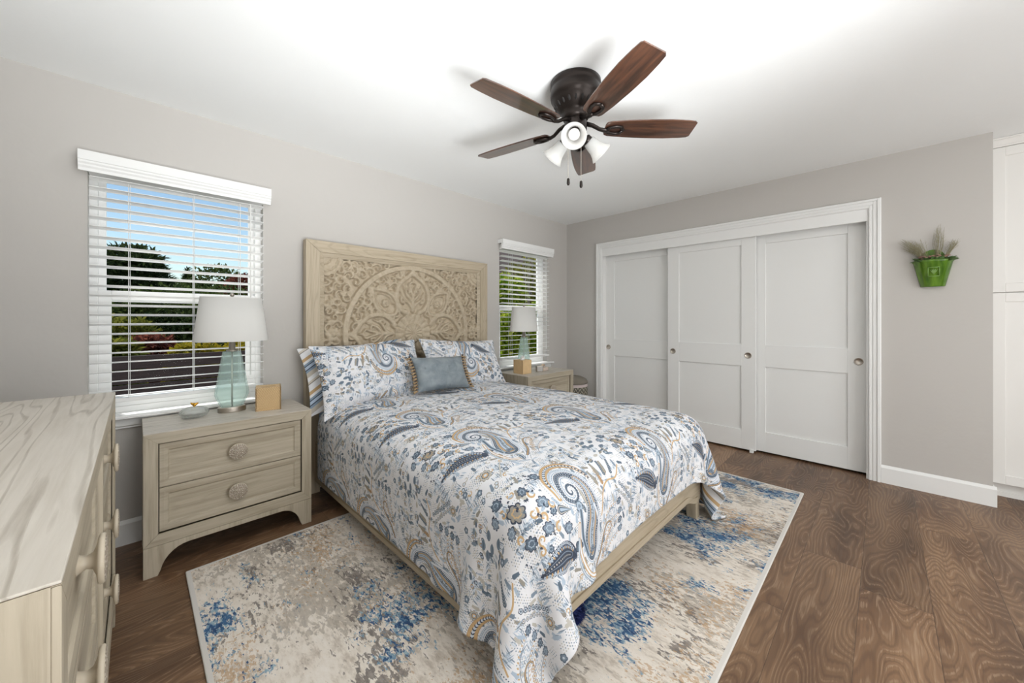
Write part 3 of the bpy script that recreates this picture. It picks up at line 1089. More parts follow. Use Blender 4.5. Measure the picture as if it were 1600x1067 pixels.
def chest(name, label, cat, Wd, D, Ht, leg, cols, rows, loc, rz=0, group=None, knob_r=0.0425, topmat=None):
    r = thing(name, label, cat, loc, rz, group)
    w = Wd / 2
    fr = 0.052          # frame width on the front
    zb = leg + 0.012
    # body: sides, back, bottom (front face is at y=0, body goes to +y)
    bm = BM()
    box(bm, -w, -w + 0.025, 0.008, D - 0.012, leg, Ht - 0.0045)
    box(bm, w - 0.025, w, 0.008, D - 0.012, leg, Ht - 0.0045)
    box(bm, -w, w, D - 0.012, D, leg, Ht - 0.0045)
    box(bm, -w + 0.026, w - 0.026, 0.008, D - 0.012, leg, leg + 0.02)
    obj('carcass', bm, WZ, r)
    # top slab, mitred front frame
    bm = BM()
    box(bm, -w, w, 0.0, D, Ht - 0.004, Ht)
    obj('top', bm, topmat or W_LIT_TOP, r, bevel=0.0015)
    bm = BM()
    prism(bm, [(-w, Ht - 0.0042), (w, Ht - 0.0042), (w, Ht - 0.005), (w - fr, Ht - fr), (-w + fr, Ht - fr), (-w, Ht - 0.005)], 1, 0.0, 0.008)
    obj('face_rail', bm, WX, r, bevel=0.0012)
    bm = BM()
    prism(bm, [(-w, zb), (-w + fr, zb + fr), (w - fr, zb + fr), (w, zb)], 1, 0.0, 0.008)
    obj('face_rail', bm, WX, r, bevel=0.0012)
    bm = BM()
    g = 0.0006
    prism(bm, [(-w, zb + g), (-w, Ht - 0.0055), (-w + fr, Ht - fr - g), (-w + fr, zb + fr + g)], 1, 0.0, 0.008)
    obj('face_stile', bm, WZ, r, bevel=0.0012)
    bm = BM()
    prism(bm, [(w, zb + g), (w, Ht - 0.0055), (w - fr, Ht - fr - g), (w - fr, zb + fr + g)], 1, 0.0, 0.008)
    obj('face_stile', bm, WZ, r, bevel=0.0012)
    # base: bracket feet cut by a flat arch, at the front, sides
    lw, ra = 0.058, min(0.10, leg * 0.95)

    def arch(half, zt, wd):
        pts = [(-half, zt), (-half, 0), (-half + wd * 0.85, 0)]
        for k in range(1, 9):
            a = k / 8 * PI / 2
            pts.append((-half + wd + ra * 1.05 * (1 - math.cos(a)), (zt - 0.024) * math.sin(a)))
        pts += [(-p[0], p[1]) for p in reversed(pts)]
        return pts
    bm = BM()
    prism(bm, arch(w, leg + 0.0105, lw), 1, 0.0, 0.026)
    prism(bm, arch(w, leg + 0.0105, lw), 1, D - 0.026, D)
    for sx in (-1, 1):
        a, b = sorted((sx * (w - 0.0007), sx * (w - 0.0255)))
        prism(bm, [(y + D / 2, z) for y, z in arch(D / 2 - 0.0007, leg + 0.0105, lw)], 0, a, b)
    obj('bracket_base', bm, WZ, r, bevel=0.0015)
    # drawers
    z0, z1 = zb + fr + 0.003, Ht - fr - 0.003
    mid = 0.03 if cols > 1 else 0
    dw = (Wd - 2 * fr - mid * (cols - 1)) / cols
    dh = (z1 - z0) / rows
    if cols > 1:
        bm = BM()
        box(bm, -mid / 2, mid / 2, 0.001, 0.022, zb + fr, Ht - fr)
        obj('centre_stile', bm, WZ, r)
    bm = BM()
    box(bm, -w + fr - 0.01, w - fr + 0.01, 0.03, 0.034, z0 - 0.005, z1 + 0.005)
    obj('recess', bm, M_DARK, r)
    for c in range(cols):
        for q in range(rows):
            xa = -w + fr + c * (dw + mid) + 0.003
            xb = xa + dw - 0.006
            za, zc = z0 + q * dh + 0.0015, z0 + (q + 1) * dh - 0.0015
            bm = BM()
            e, y0 = 0.036, 0.010
            # flat rim, then a bevel down to the sunken field
            loops = [(0.0, 0.03), (0.0, y0 + 0.002), (0.002, y0), (0.016, y0), (e - 0.004, y0 + 0.002), (e, y0 + 0.007), (e + 0.004, y0 + 0.0085)]
            rings = []
            for d, y in loops:
                rings.append([bm.verts.new(p) for p in ((xa + d, y, za + d), (xb - d, y, za + d), (xb - d, y, zc - d), (xa + d, y, zc - d))])
            for A, B in zip(rings[:-1], rings[1:]):
                for k in range(4):
                    bm.faces.new((A[k], A[(k + 1) % 4], B[(k + 1) % 4], B[k]))
            bm.faces.new(rings[-1])
            bm.faces.new(rings[0][::-1])
            d = obj('drawer', bm, WX, r)
            carved_knob(d, (xa + xb) / 2, y0 + 0.0085, (za + zc) / 2, knob_r)
    return r


NSG = 'matching two-drawer nightstands either side of the bed'
NH = 0.678
ns1 = chest('nightstand', 'washed oak two-drawer nightstand left of the bed, holding the glass bowl', 'nightstand', 0.722, 0.425, NH, 0.132, 1, 2, (-3.555, -0.472, 0), 0, NSG)
ns2 = copy_tree(ns1)
ns2.location = (-0.985, -0.55, 0)
ns2['label'] = 'washed oak nightstand beyond the bed in the corner, mostly hidden by bedding'
chest('dresser', 'long washed oak dresser in the left foreground with grained top painted paler as if lit', 'dresser', 1.55, 0.455, 0.925, 0.15, 2, 3, (-3.9975, -1.485, 0), PI / 2, None, 0.045)
# ==MARK3==

# ------------------------------------------------------------------ bed
BX0, BX1 = -3.113, -1.449
bed = thing('bed', 'queen bed of washed oak with a carved mandala headboard and low side rails', 'bed', (-2.281, 0, 0))
hw = (BX1 - BX0) / 2
HT = 1.775
fw = 0.092
bm = BM()
prism(bm, [(-hw, HT), (hw, HT), (hw - fw, HT - 0.08), (-hw + fw, HT - 0.08)], 1, -0.092, -0.03)
obj('headboard_rail', bm, WB_X, bed, bevel=0.002)
for s in (-1, 1):
    bm = BM()
    prism(bm, [(s * hw, HT - 0.0008), (s * (hw - fw), HT - 0.0808), (s * (hw - fw), 0.0), (s * hw, 0.0)], 1, -0.092, -0.03)
    obj('headboard_post', bm, WB_Z, bed, bevel=0.002)
bm = BM()
lip = 0.032
a0, b0, a1, b1 = hw - fw + 0.001, HT - 0.079, hw - fw - lip, HT - 0.08 - lip
prismpts = [(-a0, b0), (a0, b0), (a1, b1), (-a1, b1)]
A = [bm.verts.new((x, -0.084, z)) for x, z in prismpts[:2]]
B = [bm.verts.new((x, -0.074, z)) for x, z in prismpts[2:]]
bm.faces.new(A + B)
for s in (-1, 1):
    bm.faces.new([bm.verts.new(p) for p in ((s * a0, -0.084, b0), (s * a1, -0.074, b1), (s * a1, -0.074, 0.3), (s * a0, -0.084, 0.3))])
box(bm, -a0, a0, -0.045, -0.035, 0.25, b0)
obj('headboard_lip', bm, WB_X, bed)


def carve_panel():
    """height field of the carved mandala"""
    gx, gz = 384, 330
    hx, zb, ztop = 0.718, -0.55, 0.566
    X, Z = np.meshgrid(np.linspace(-hx, hx, gx), np.linspace(zb, ztop, gz))
    dx, dz = 2 * hx / (gx - 1), (ztop - zb) / (gz - 1)
    Hh = np.zeros_like(X)

    def put(pts, rad, h, flat=0.0):
        pts = np.asarray(pts, float)
        rad = np.broadcast_to(np.asarray(rad, float), (len(pts),))
        for a, b, ra, rb in zip(pts[:-1], pts[1:], rad[:-1], rad[1:]):
            r = max(ra, rb)
            i0 = max(0, int((min(a[0], b[0]) - r + hx) / dx))
            i1 = min(gx, int((max(a[0], b[0]) + r + hx) / dx) + 2)
            j0 = max(0, int((min(a[1], b[1]) - r - zb) / dz))
            j1 = min(gz, int((max(a[1], b[1]) + r - zb) / dz) + 2)
            if i1 <= i0 or j1 <= j0:
                continue
            xs, zs = X[j0:j1, i0:i1], Z[j0:j1, i0:i1]
            d = b - a
            t = np.clip(((xs - a[0]) * d[0] + (zs - a[1]) * d[1]) / (d @ d + 1e-12), 0, 1)
            g = np.hypot(xs - a[0] - t * d[0], zs - a[1] - t * d[1]) / np.maximum(ra + (rb - ra) * t, 1e-4)
            p = h * (np.clip(1 - g * g, 0, 1) ** 0.38 * (1 - flat) + flat * np.clip((1 - g) * 4, 0, 1))
            Hh[j0:j1, i0:i1] = np.maximum(Hh[j0:j1, i0:i1], p)

    def bulb(x, z, r, h):
        put([(x, z), (x + 1e-4, z)], r, h)

    def sym(fn, quad=True):
        for s in (1, -1):
            for q in ((1, -1) if quad else (1,)):
                fn(s, q)

    RR = np.hypot(X / 1.03, Z)
    AA = np.arctan2(Z, X)
    ring = np.clip((0.0225 - np.abs(RR - 0.548)) / 0.003, 0, 1) * 0.019
    Hh = np.maximum(Hh, ring)
    # scroll fill: curls, bulbs and lobes on a jittered lattice, mirrored
    rng = random.Random(5)
    pts = []
    tries = 0
    while tries < 5000:
        tries += 1
        x, z = rng.uniform(0.015, hx - 0.02), rng.uniform(zb, ztop - 0.02)
        rr = math.hypot(x / 1.03, z)
        if abs(rr - 0.548) < 0.045 or rr < 0.19:
            continue
        if all((x - p[0]) ** 2 + (z - p[1]) ** 2 > 0.049 ** 2 for p in pts):
            pts.append((x, z, rng.uniform(0, 6.28), rng.choice((1, -1)), rng.random()))
    for x, z, a0, hand, k in pts:
        base = math.atan2(z, x)
        a0 = base + (0.9 if k < 0.5 else -0.9) + (a0 - 3.14) * 0.25
        for s in (1, -1):
            q = []
            rad = []
            for t in np.linspace(0, 1, 14):
                a = a0 + hand * 4.6 * t
                r = 0.036 * (1 - 0.75 * t)
                q.append((s * (x + r * math.cos(a)), z + r * math.sin(a)))
                rad.append(0.0125 * (1 - 0.45 * t))
            put(q, rad, 0.0165)
            bulb(q[-1][0], q[-1][1], 0.0105, 0.019)
            # trailing leaf
            x1, z1 = q[0]
            ta = a0 - hand * 1.2
            for da, L in ((0.0, 0.05), (0.7 * hand, 0.036), (-0.6 * hand, 0.034)):
                e = [(x1 + s * L * t * math.cos(ta + da), z1 + L * t * math.sin(ta + da)) for t in np.linspace(0, 1, 6)]
                put(e, [0.011, 0.0125, 0.012, 0.010, 0.006, 0.003], 0.0145)
    inside = RR < 0.525
    # ogee arches: clear their field, then outline, then the fleur inside
    ogee = [(0.055, 0.165), (0.10, 0.19), (0.142, 0.25), (0.152, 0.32), (0.132, 0.39), (0.085, 0.445), (0.035, 0.480), (0.0, 0.518)]
    og = spline(ogee, 8)
    for k in range(4):
        c, s = [(1, 0), (0, 1), (-1, 0), (0, -1)][k]

        def rot(p):
            return np.array([(x * c - z * s, x * s + z * c) for x, z in p])
        # clear
        U, V = X * c + Z * s, -X * s + Z * c
        wd = np.interp(V, og[:, 1], og[:, 0], left=0, right=0)
        m = (np.abs(U) < wd) & (V > 0.16) & (V < 0.515)
        Hh[m] = 0.002
        for sg in (1, -1):
            put(rot(np.c_[og[:, 0] * sg, og[:, 1]]), 0.0215, 0.02, 0.5)
            bulb(*rot([(sg * 0.068, 0.172)])[0], 0.027, 0.022)
            bulb(*rot([(sg * 0.110, 0.190)])[0], 0.020, 0.021)
            # fleur
            put(rot(spline([(sg * 0.004, 0.20), (sg * 0.03, 0.245), (sg * 0.075, 0.275), (sg * 0.100, 0.30), (sg * 0.108, 0.265), (sg * 0.088, 0.25)], 8)), np.linspace(0.013, 0.012, 41), 0.016)
            bulb(*rot([(sg * 0.086, 0.252)])[0], 0.016, 0.018)
            put(rot(spline([(sg * 0.006, 0.27), (sg * 0.05, 0.315), (sg * 0.066, 0.355), (sg * 0.04, 0.365), (sg * 0.034, 0.34)], 8)), np.linspace(0.014, 0.011, 33), 0.017)
            put(rot(spline([(sg * 0.004, 0.31), (sg * 0.022, 0.37), (sg * 0.034, 0.405), (sg * 0.014, 0.425)], 8)), np.linspace(0.013, 0.010, 25), 0.018)
            put(rot([(sg * 0.095, 0.315), (sg * 0.112, 0.345)]), [0.010, 0.005], 0.014)
            put(rot([(sg * 0.075, 0.37), (sg * 0.085, 0.40)]), [0.011, 0.004], 0.014)
        put(rot([(0, 0.19), (0, 0.30)]), [0.022, 0.016], 0.017)
        put(rot([(0, 0.43), (0, 0.46)]), [0.014, 0.005], 0.017)
        put(rot([(0, 0.50), (0, 0.535)]), [0.03, 0.018], 0.019, 0.5)
    # diagonal medallions
    for k in range(4):
        a = PI / 4 + k * PI / 2
        c, s = math.cos(a), math.sin(a)

        def rot(p):
            return np.array([(u * c - v * s, u * s + v * c) for u, v in p])
        U, V = X * c + Z * s, -X * s + Z * c
        prof = [(0.225, 0.0), (0.25, 0.042), (0.31, 0.078), (0.375, 0.082), (0.43, 0.058), (0.475, 0.022), (0.51, 0.0)]
        sp_ = spline(prof, 8)
        wd = np.interp(U, sp_[:, 0], sp_[:, 1], left=0, right=0)
        m = np.abs(V) < wd
        Hh[m] = 0.003
        for sg in (1, -1):
            put(rot(np.c_[sp_[:, 0], sp_[:, 1] * sg]), 0.0155, 0.019, 0.4)
            put(rot(spline([(0.30, sg * 0.045), (0.36, sg * 0.06), (0.42, sg * 0.035), (0.44, sg * 0.008)], 8)), np.linspace(0.011, 0.006, 25), 0.013)
        for j in range(6):
            b = j * PI / 3
            bulb(*rot([(0.345 + 0.021 * math.cos(b), 0.021 * math.sin(b))])[0], 0.0165, 0.016)
        bulb(*rot([(0.345, 0)])[0], 0.014, 0.021)
    # rosette
    r1, r2 = RR / 1.0, AA
    Hh[r1 < 0.162] = 0
    pet = np.abs(np.sin(r2 * 9)) ** 0.5
    v = 0.012 + 0.008 * pet * np.clip((r1 - 0.07) / 0.08, 0, 1)
    Hh = np.where(r1 < 0.158 + 0.005 * pet, np.maximum(Hh, v * np.clip((0.165 - r1) / 0.006, 0, 1)), Hh)
    v = 0.018 + 0.008 * np.abs(np.cos(r2 * 7)) ** 0.6
    Hh = np.where(r1 < 0.082, np.maximum(Hh, v * np.clip((0.085 - r1) / 0.006, 0, 1)), Hh)
    Hh = np.where(r1 < 0.03, np.maximum(Hh, 0.030 * np.sqrt(np.clip(1 - (r1 / 0.032) ** 2, 0, 1)) * (0.85 + 0.15 * np.cos(r2 * 8))), Hh)
    # corner suns
    for sx in (1, -1):
        rc = np.hypot(X - sx * hx, Z - ztop)
        ac = np.arctan2(Z - ztop, X - sx * hx)
        Hh[rc < 0.135] = 0.012
        for q, w_ in ((0.05, 0.006), (0.10, 0.007), (0.132, 0.005)):
            Hh = np.maximum(Hh, np.clip((w_ - np.abs(rc - q - 0.006 * np.abs(np.sin(ac * 8)))) / 0.003, 0, 1) * 0.019)
        # side rosettes
        for j in range(6):
            b = j * PI / 3
            bulb(sx * 0.648 + 0.034 * math.cos(b), 0.0 + 0.034 * math.sin(b), 0.026, 0.018)
        bulb(sx * 0.648, 0, 0.02, 0.023)
    # soften once
    K = (Hh[:-2, 1:-1] + Hh[2:, 1:-1] + Hh[1:-1, :-2] + Hh[1:-1, 2:]) / 4
    Hh[1:-1, 1:-1] = 0.55 * Hh[1:-1, 1:-1] + 0.45 * K
    P = np.stack([X + 0.006, -0.050 - Hh * 1.65, Z + 1.103], -1)
    return P


grid_mesh('carved_panel', carve_panel(), M_CARVE, bed)
# rails, feet
FY = -2.12
for s in (-1, 1):
    bm = BM()
    a, b = sorted((s * 0.772, s * 0.744))
    box(bm, a, b, FY + 0.03, -0.09, 0.095, 0.36)
    box(bm, min(a, b) - (0.004 if s < 0 else 0), max(a, b) + (0.004 if s > 0 else 0), FY + 0.03, -0.09, 0.085, 0.115)
    obj('side_rail', bm, WB_Y, bed, bevel=0.003)
bm = BM()
prof = [(-0.775, 0.37), (-0.775, 0.125), (-0.72, 0.125)]
for k in range(0, 9):
    t = k / 8
    prof.append((-0.70 + 0.16 * t, 0.125 + 0.045 * (3 * t * t - 2 * t ** 3)))
prof += [(-p[0], p[1]) for p in reversed(prof)]
prism(bm, prof, 1, FY, FY + 0.03)
pts = [(x, z + 0.03) for x, z in prof[2:-2]]
for p, q in zip(prof[2:-3], prof[3:-2]):
    prism(bm, [p, q, (q[0], q[1] + 0.032), (p[0], p[1] + 0.032)], 1, FY - 0.006, FY)
obj('foot_rail', bm, WB_X, bed)
for sx in (-1, 1):
    for y, h in ((FY + 0.004, 0.14),):
        bm = BM()
        a, b = sorted((sx * 0.772, sx * 0.71))
        pts = [(a, h), (a + (0 if sx < 0 else 0.012), 0), (b - (0.012 if sx < 0 else 0), 0), (b, h)]
        prism(bm, pts, 1, y, y + 0.06)
        obj('leg', bm, WB_Z, bed, bevel=0.004, loc=(0, 0, 0.012))
bm = BM()
for k in range(11):
    y = -0.25 - k * 0.18
    box(bm, -0.77, 0.77, y - 0.04, y + 0.04, 0.22, 0.245)
obj('slats', bm, WB_X, bed)

# mattress
bm = BM()
box(bm, -3.045, -1.517, -2.10, -0.10, 0.247, 0.60)
tag(obj('mattress', bm, M_SHEET, smooth=False, bevel=0.05, seg=4), 'mattress in a pale blue fitted sheet, just showing under the left pillow', 'mattress')


# comforter: a sheet let fall over the bed
def drape():
    h = 0.0285
    x0, x1 = -2.281 - 1.155, -2.281 + 1.215
    y0, y1 = -0.27, -2.385
    nx, ny = int((x1 - x0) / h) + 1, int((y0 - y1) / h) + 1
    X, Y = np.meshgrid(np.linspace(x0, x1, nx), np.linspace(y0, y1, ny))
    rs = np.random.RandomState(3)
    P = np.stack([X, Y, np.full_like(X, 0.80)], -1)
    P += rs.normal(0, 0.0008, P.shape)
    hx, hy = (x1 - x0) / (nx - 1), (y0 - y1) / (ny - 1)
    Q = P.copy()
    cx, cy, bx, by = -2.281, -1.10, 0.805, 1.06
    rad, zt = 0.115, 0.645
    rest0 = P.copy()

    def groups():
        g = []
        s = np.s_
        for a, b in ((s[:, 0:-1:2], s[:, 1::2]), (s[:, 1:-1:2], s[:, 2::2])):
            g.append((a, b, hx, 1.0))
        for a, b in ((s[0:-1:2], s[1::2]), (s[1:-1:2], s[2::2])):
            g.append((a, b, hy, 1.0))
        dg = math.hypot(hx, hy)
        for r0 in (0, 1):
            g.append((s[r0:-1:2, :-1], s[r0 + 1::2, 1:], dg, 0.35))
            g.append((s[r0:-1:2, 1:], s[r0 + 1::2, :-1], dg, 0.35))
        for k in range(0, 4):
            pass
        g.append((s[:, :-3], s[:, 3:], 3 * hx, 0.045))
        g.append((s[:-3], s[3:], 3 * hy, 0.045))
        return g
    G = groups()

    def solve(a, b, L, k):
        A, B = P[a], P[b]
        n0, n1 = min(A.shape[0], B.shape[0]), min(A.shape[1], B.shape[1])
        A, B = A[:n0, :n1], B[:n0, :n1]
        d = B - A
        l = np.sqrt((d * d).sum(-1, keepdims=True)) + 1e-9
        c = d * ((l - L) / l * (0.5 * k))
        A += c
        B -= c
    for it in range(300):
        V = (P - Q) * 0.97
        Q = P.copy()
        P += V
        P[..., 2] -= 0.0021
        if it == 60:
            P += rs.normal(0, 0.0012, P.shape)
        for _ in range(9):
            for a, b, L, k in G:
                solve(a, b, L, k)
            # bed as a rounded box with a puffed top
            ux = np.clip((P[..., 0] - cx) / bx, -1, 1)
            uy = np.clip((P[..., 1] - cy) / by, -1, 1)
            dome = 0.045 * (1 - ux ** 4) * (1 - uy ** 4) + 0.006 * np.sin(P[..., 0] * 9 + 1.0) * np.sin(P[..., 1] * 7) - 0.02
            z = P[..., 2] - dome
            qx = np.clip(P[..., 0], cx - bx + rad, cx + bx - rad)
            qy = np.clip(P[..., 1], cy - by + rad, cy + by - rad)
            qz = np.minimum(z, zt - rad)
            ex, ey, ez = P[..., 0] - qx, P[..., 1] - qy, z - qz
            d = np.sqrt(ex * ex + ey * ey + ez * ez) + 1e-9
            m = d < rad
            f = np.where(m, rad / d, 1.0)
            P[..., 0] = qx + ex * f
            P[..., 1] = qy + ey * f
            P[..., 2] = qz + ez * f + dome
            # friction where it rests
            mu = np.where(m & (ez > 0.5 * d), 0.6, np.where(m, 0.25, 0.0))[..., None]
            P[:] = P + (Q - P) * mu * np.array([1, 1, 0.0])
            P[..., 2] = np.maximum(P[..., 2], 0.022)
            P[0, :, 1] = np.maximum(P[0, :, 1], y0 - 0.03)
    # gentle wrinkles of a loose duvet cover
    S = P.copy()
    for _ in range(2):
        S[1:-1, 1:-1] = (S[1:-1, 1:-1] * 2 + S[:-2, 1:-1] + S[2:, 1:-1] + S[1:-1, :-2] + S[1:-1, 2:]) / 6
    uv = np.stack([(X - x0) / 0.63 + 0.44, (Y - y1) / 0.53 + 0.05], -1)
    return S, uv


Pc, UVc = drape()
cm = grid_mesh('comforter', Pc, [M_PRINT, M_STRIPE], None, UVc, flip=True)
sb = cm.modifiers.new('sub', 'SUBSURF')
sb.levels = sb.render_levels = 2
so = cm.modifiers.new('thick', 'SOLIDIFY')
so.thickness = 0.012
so.offset = 1
so.material_offset = 1
so.material_offset_rim = 0
tag(cm, 'white comforter with blue and tan paisley print draped over the bed', 'comforter')


# pillows
def pillow(name, w, h, t, mats, loc, rot, label, cat, group=None, flange=0.0, uvs=None, sag=0.0, n=34, pinch=0.08):
    u = np.linspace(-1, 1, n)
    U, V = np.meshgrid(u, u)

    def shape(sgn):
        fu = np.clip(1 - np.abs(U / (1 - flange)) ** 2.6, 0, 1)
        fv = np.clip(1 - np.abs(V / (1 - flange * w / h)) ** 2.6, 0, 1)
        T_ = t / 2 * (fu * fv) ** 0.55
        x = w / 2 * U * (1 - pinch * (1 - V * V) * np.abs(U) ** 3)
        y = h / 2 * V * (1 - pinch * (1 - U * U) * np.abs(V) ** 3)
        wr = 0.004 * np.sin(U * 7 + V * 4) * np.sin(V * 6 - U * 3) * (fu * fv) ** 0.3
        z = sgn * (T_ + wr + 0.0015)
        y = y - sag * np.abs(U) ** 3 * (V < 0) * np.abs(V)
        return np.stack([x, y, z], -1)
    F, B = shape(1), shape(-1)
    idx = np.arange(n * n).reshape(n, n)
    q = np.stack([idx[:-1, :-1], idx[:-1, 1:], idx[1:, 1:], idx[1:, :-1]], -1).reshape(-1, 4)
    rim = []
    edge = list(idx[0, :]) + list(idx[1:, -1]) + list(idx[-1, -2::-1]) + list(idx[-2:0:-1, 0])
    for i in range(len(edge)):
        a, b = int(edge[i]), int(edge[(i + 1) % len(edge)])
        rim.append((a, a + n * n, b + n * n, b))
    verts = np.vstack([F.reshape(-1, 3), B.reshape(-1, 3)])
    faces = [tuple(f) for f in q.tolist()] + [tuple(reversed(f)) for f in (q + n * n).tolist()] + rim
    me = bpy.data.meshes.new(name)
    me.from_pydata(verts.tolist(), [], faces)
    for m in mats:
        me.materials.append(m)
    ul = me.uv_layers.new(name='uv')
    su, sv, ou, ov, rt = uvs or (1 / 0.64, 1 / 0.52, 0, 0, 0)
    c, s = math.cos(rt), math.sin(rt)
    uu = np.stack([(verts[:, 0] * c - verts[:, 1] * s) * su + ou, (verts[:, 0] * s + verts[:, 1] * c) * sv + ov], 1)
    li = np.array([l.vertex_index for l in me.loops])
    ul.data.foreach_set('uv', uu[li].astype(np.float32).reshape(-1))
    nf = len(q)
    for i, p in enumerate(me.polygons):
        p.use_smooth = True
        if len(mats) > 1 and nf <= i < 2 * nf:
            p.material_index = 1
    o = bpy.data.objects.new(name, me)
    COL.objects.link(o)
    o.location = loc
    o.rotation_euler = rot
    sm = o.modifiers.new('sub', 'SUBSURF')
    sm.levels = sm.render_levels = 1
    return tag(o, label, cat, group)


SHG = 'paisley pillows against the headboard'
pillow('pillow', 0.80, 0.47, 0.17, [M_PRINT, M_STRIPE], (-2.735, -0.33, 0.845), (R(60), R(-1), R(1)), 'white and blue paisley pillow, left of the two against the headboard', 'pillow', SHG, 0.03, (1 / .64, 1 / .52, 0.54, 0.72, PI), 0.06)
pillow('pillow', 0.82, 0.46, 0.17, [M_PRINT, M_STRIPE], (-1.91, -0.325, 0.84), (R(60), R(3), R(-1)), 'white and blue paisley pillow, right of the two, nearer the far window', 'pillow', SHG, 0.03, (1 / .64, 1 / .52, 0.42, 0.55, PI), 0.05)
pillow('pillow', 0.78, 0.45, 0.09, [M_STRIPE, M_STRIPE], (-2.775, -0.19, 0.835), (R(66), R(-3), R(0)), 'striped white, blue and tan pillow peeking out behind the left paisley pillow', 'pillow', None, 0.03, (1 / .64, 1 / .52, 0.2, 0.1, R(60)), 0.03)


def satin():
    m = MT('blue_grey_satin')
    v = m.coord('Object', (1, 1, 1))
    f = m.noise(v, 14, 4, 0.6, 0.6)
    c = m.ramp(f, [(0.3, srgb(112, 123, 130)), (0.7, srgb(144, 153, 158))])
    vo = m.n('TexVoronoi', {'Vector': v, 'Scale': 15.0})
    dim = m.ramp(vo.outputs['Distance'], [(0.0, (0, 0, 0)), (0.22, (1, 1, 1))])
    return m.bsdf(c, 0.42, bump=m.math('ADD', dim, m.math('MULTIPLY', f, 0.8)), bump_d=0.012, bump_s=0.6)


M_SATIN = satin()
ac = pillow('accent_pillow', 0.45, 0.27, 0.13, [M_SATIN], (-2.32, -0.555, 0.815), (R(62), R(2), R(-2)), 'small blue-grey tufted satin pillow with tan tassel trim in front of the paisley pillows', 'pillow', None, 0.0, None, 0.0, 26)
M_FRINGE = plain('tan_fringe', srgb(158, 134, 102), 0.8, 0.3, 60)
M_FRINGE2 = plain('dark_fringe', srgb(74, 64, 58), 0.8, 0.2, 60)
for s in (-1, 1):
    bm = BM()
    bm2 = BM()
    for k in range(12):
        y = -0.125 + 0.25 * k / 11
        xo = s * (0.225 - 0.018 * (1 - (y / 0.135) ** 2))
        tube(bm, [(xo, y, 0), (xo + s * 0.010, y, 0.002), (xo + s * 0.02, y - 0.004, 0.003), (xo + s * 0.034, y - 0.008, 0.0)], [0.004, 0.007, 0.008, 0.009], 8)
        ball(bm2, (xo + s * 0.012, y + 0.011, 0.004), 0.0075, 8)
    obj('tassel_trim', bm, M_FRINGE, ac, smooth=True)
    obj('trim_beads', bm2, M_FRINGE2, ac, smooth=True)


# ------------------------------------------------------------------ lamps on the nightstands
def lampglass():
    m = MT('aqua_glass')
    b = m.n('BsdfPrincipled', {'Base Color': srgb(244, 254, 251), 'Roughness': 0.06, 'IOR': 1.2, 'Transmission Weight': 1.0})
    t = m.n('BsdfTransparent', {'Color': srgb(250, 255, 254)})
    mx = m.n('MixShader', {0: 0.78})
    m.t.links.new(b.outputs[0], mx.inputs[1])
    m.t.links.new(t.outputs[0], mx.inputs[2])
    d = m.n('BsdfDiffuse', {'Color': srgb(236, 252, 248)})
    tr = m.n('BsdfTranslucent', {'Color': srgb(236, 252, 248)})
    md = m.n('MixShader', {0: 0.5})
    m.t.links.new(d.outputs[0], md.inputs[1])
    m.t.links.new(tr.outputs[0], md.inputs[2])
    m2 = m.n('MixShader', {0: 0.16})
    m.t.links.new(mx.outputs[0], m2.inputs[1])
    m.t.links.new(md.outputs[0], m2.inputs[2])
    m.t.links.new(m2.outputs[0], m.out.inputs[0])
    return m.m


M_AQUA = lampglass()


def shade_mat():
    m = MT('white_lamp_shade')
    d = m.n('BsdfDiffuse', {'Color': srgb(240, 239, 236)})
    t = m.n('BsdfTranslucent', {'Color': srgb(240, 238, 232)})
    mx = m.n('MixShader', {0: 0.25})
    m.t.links.new(d.outputs[0], mx.inputs[1])
    m.t.links.new(t.outputs[0], mx.inputs[2])
    m.t.links.new(mx.outputs[0], m.out.inputs[0])
    return m.m


M_SHADE = shade_mat()


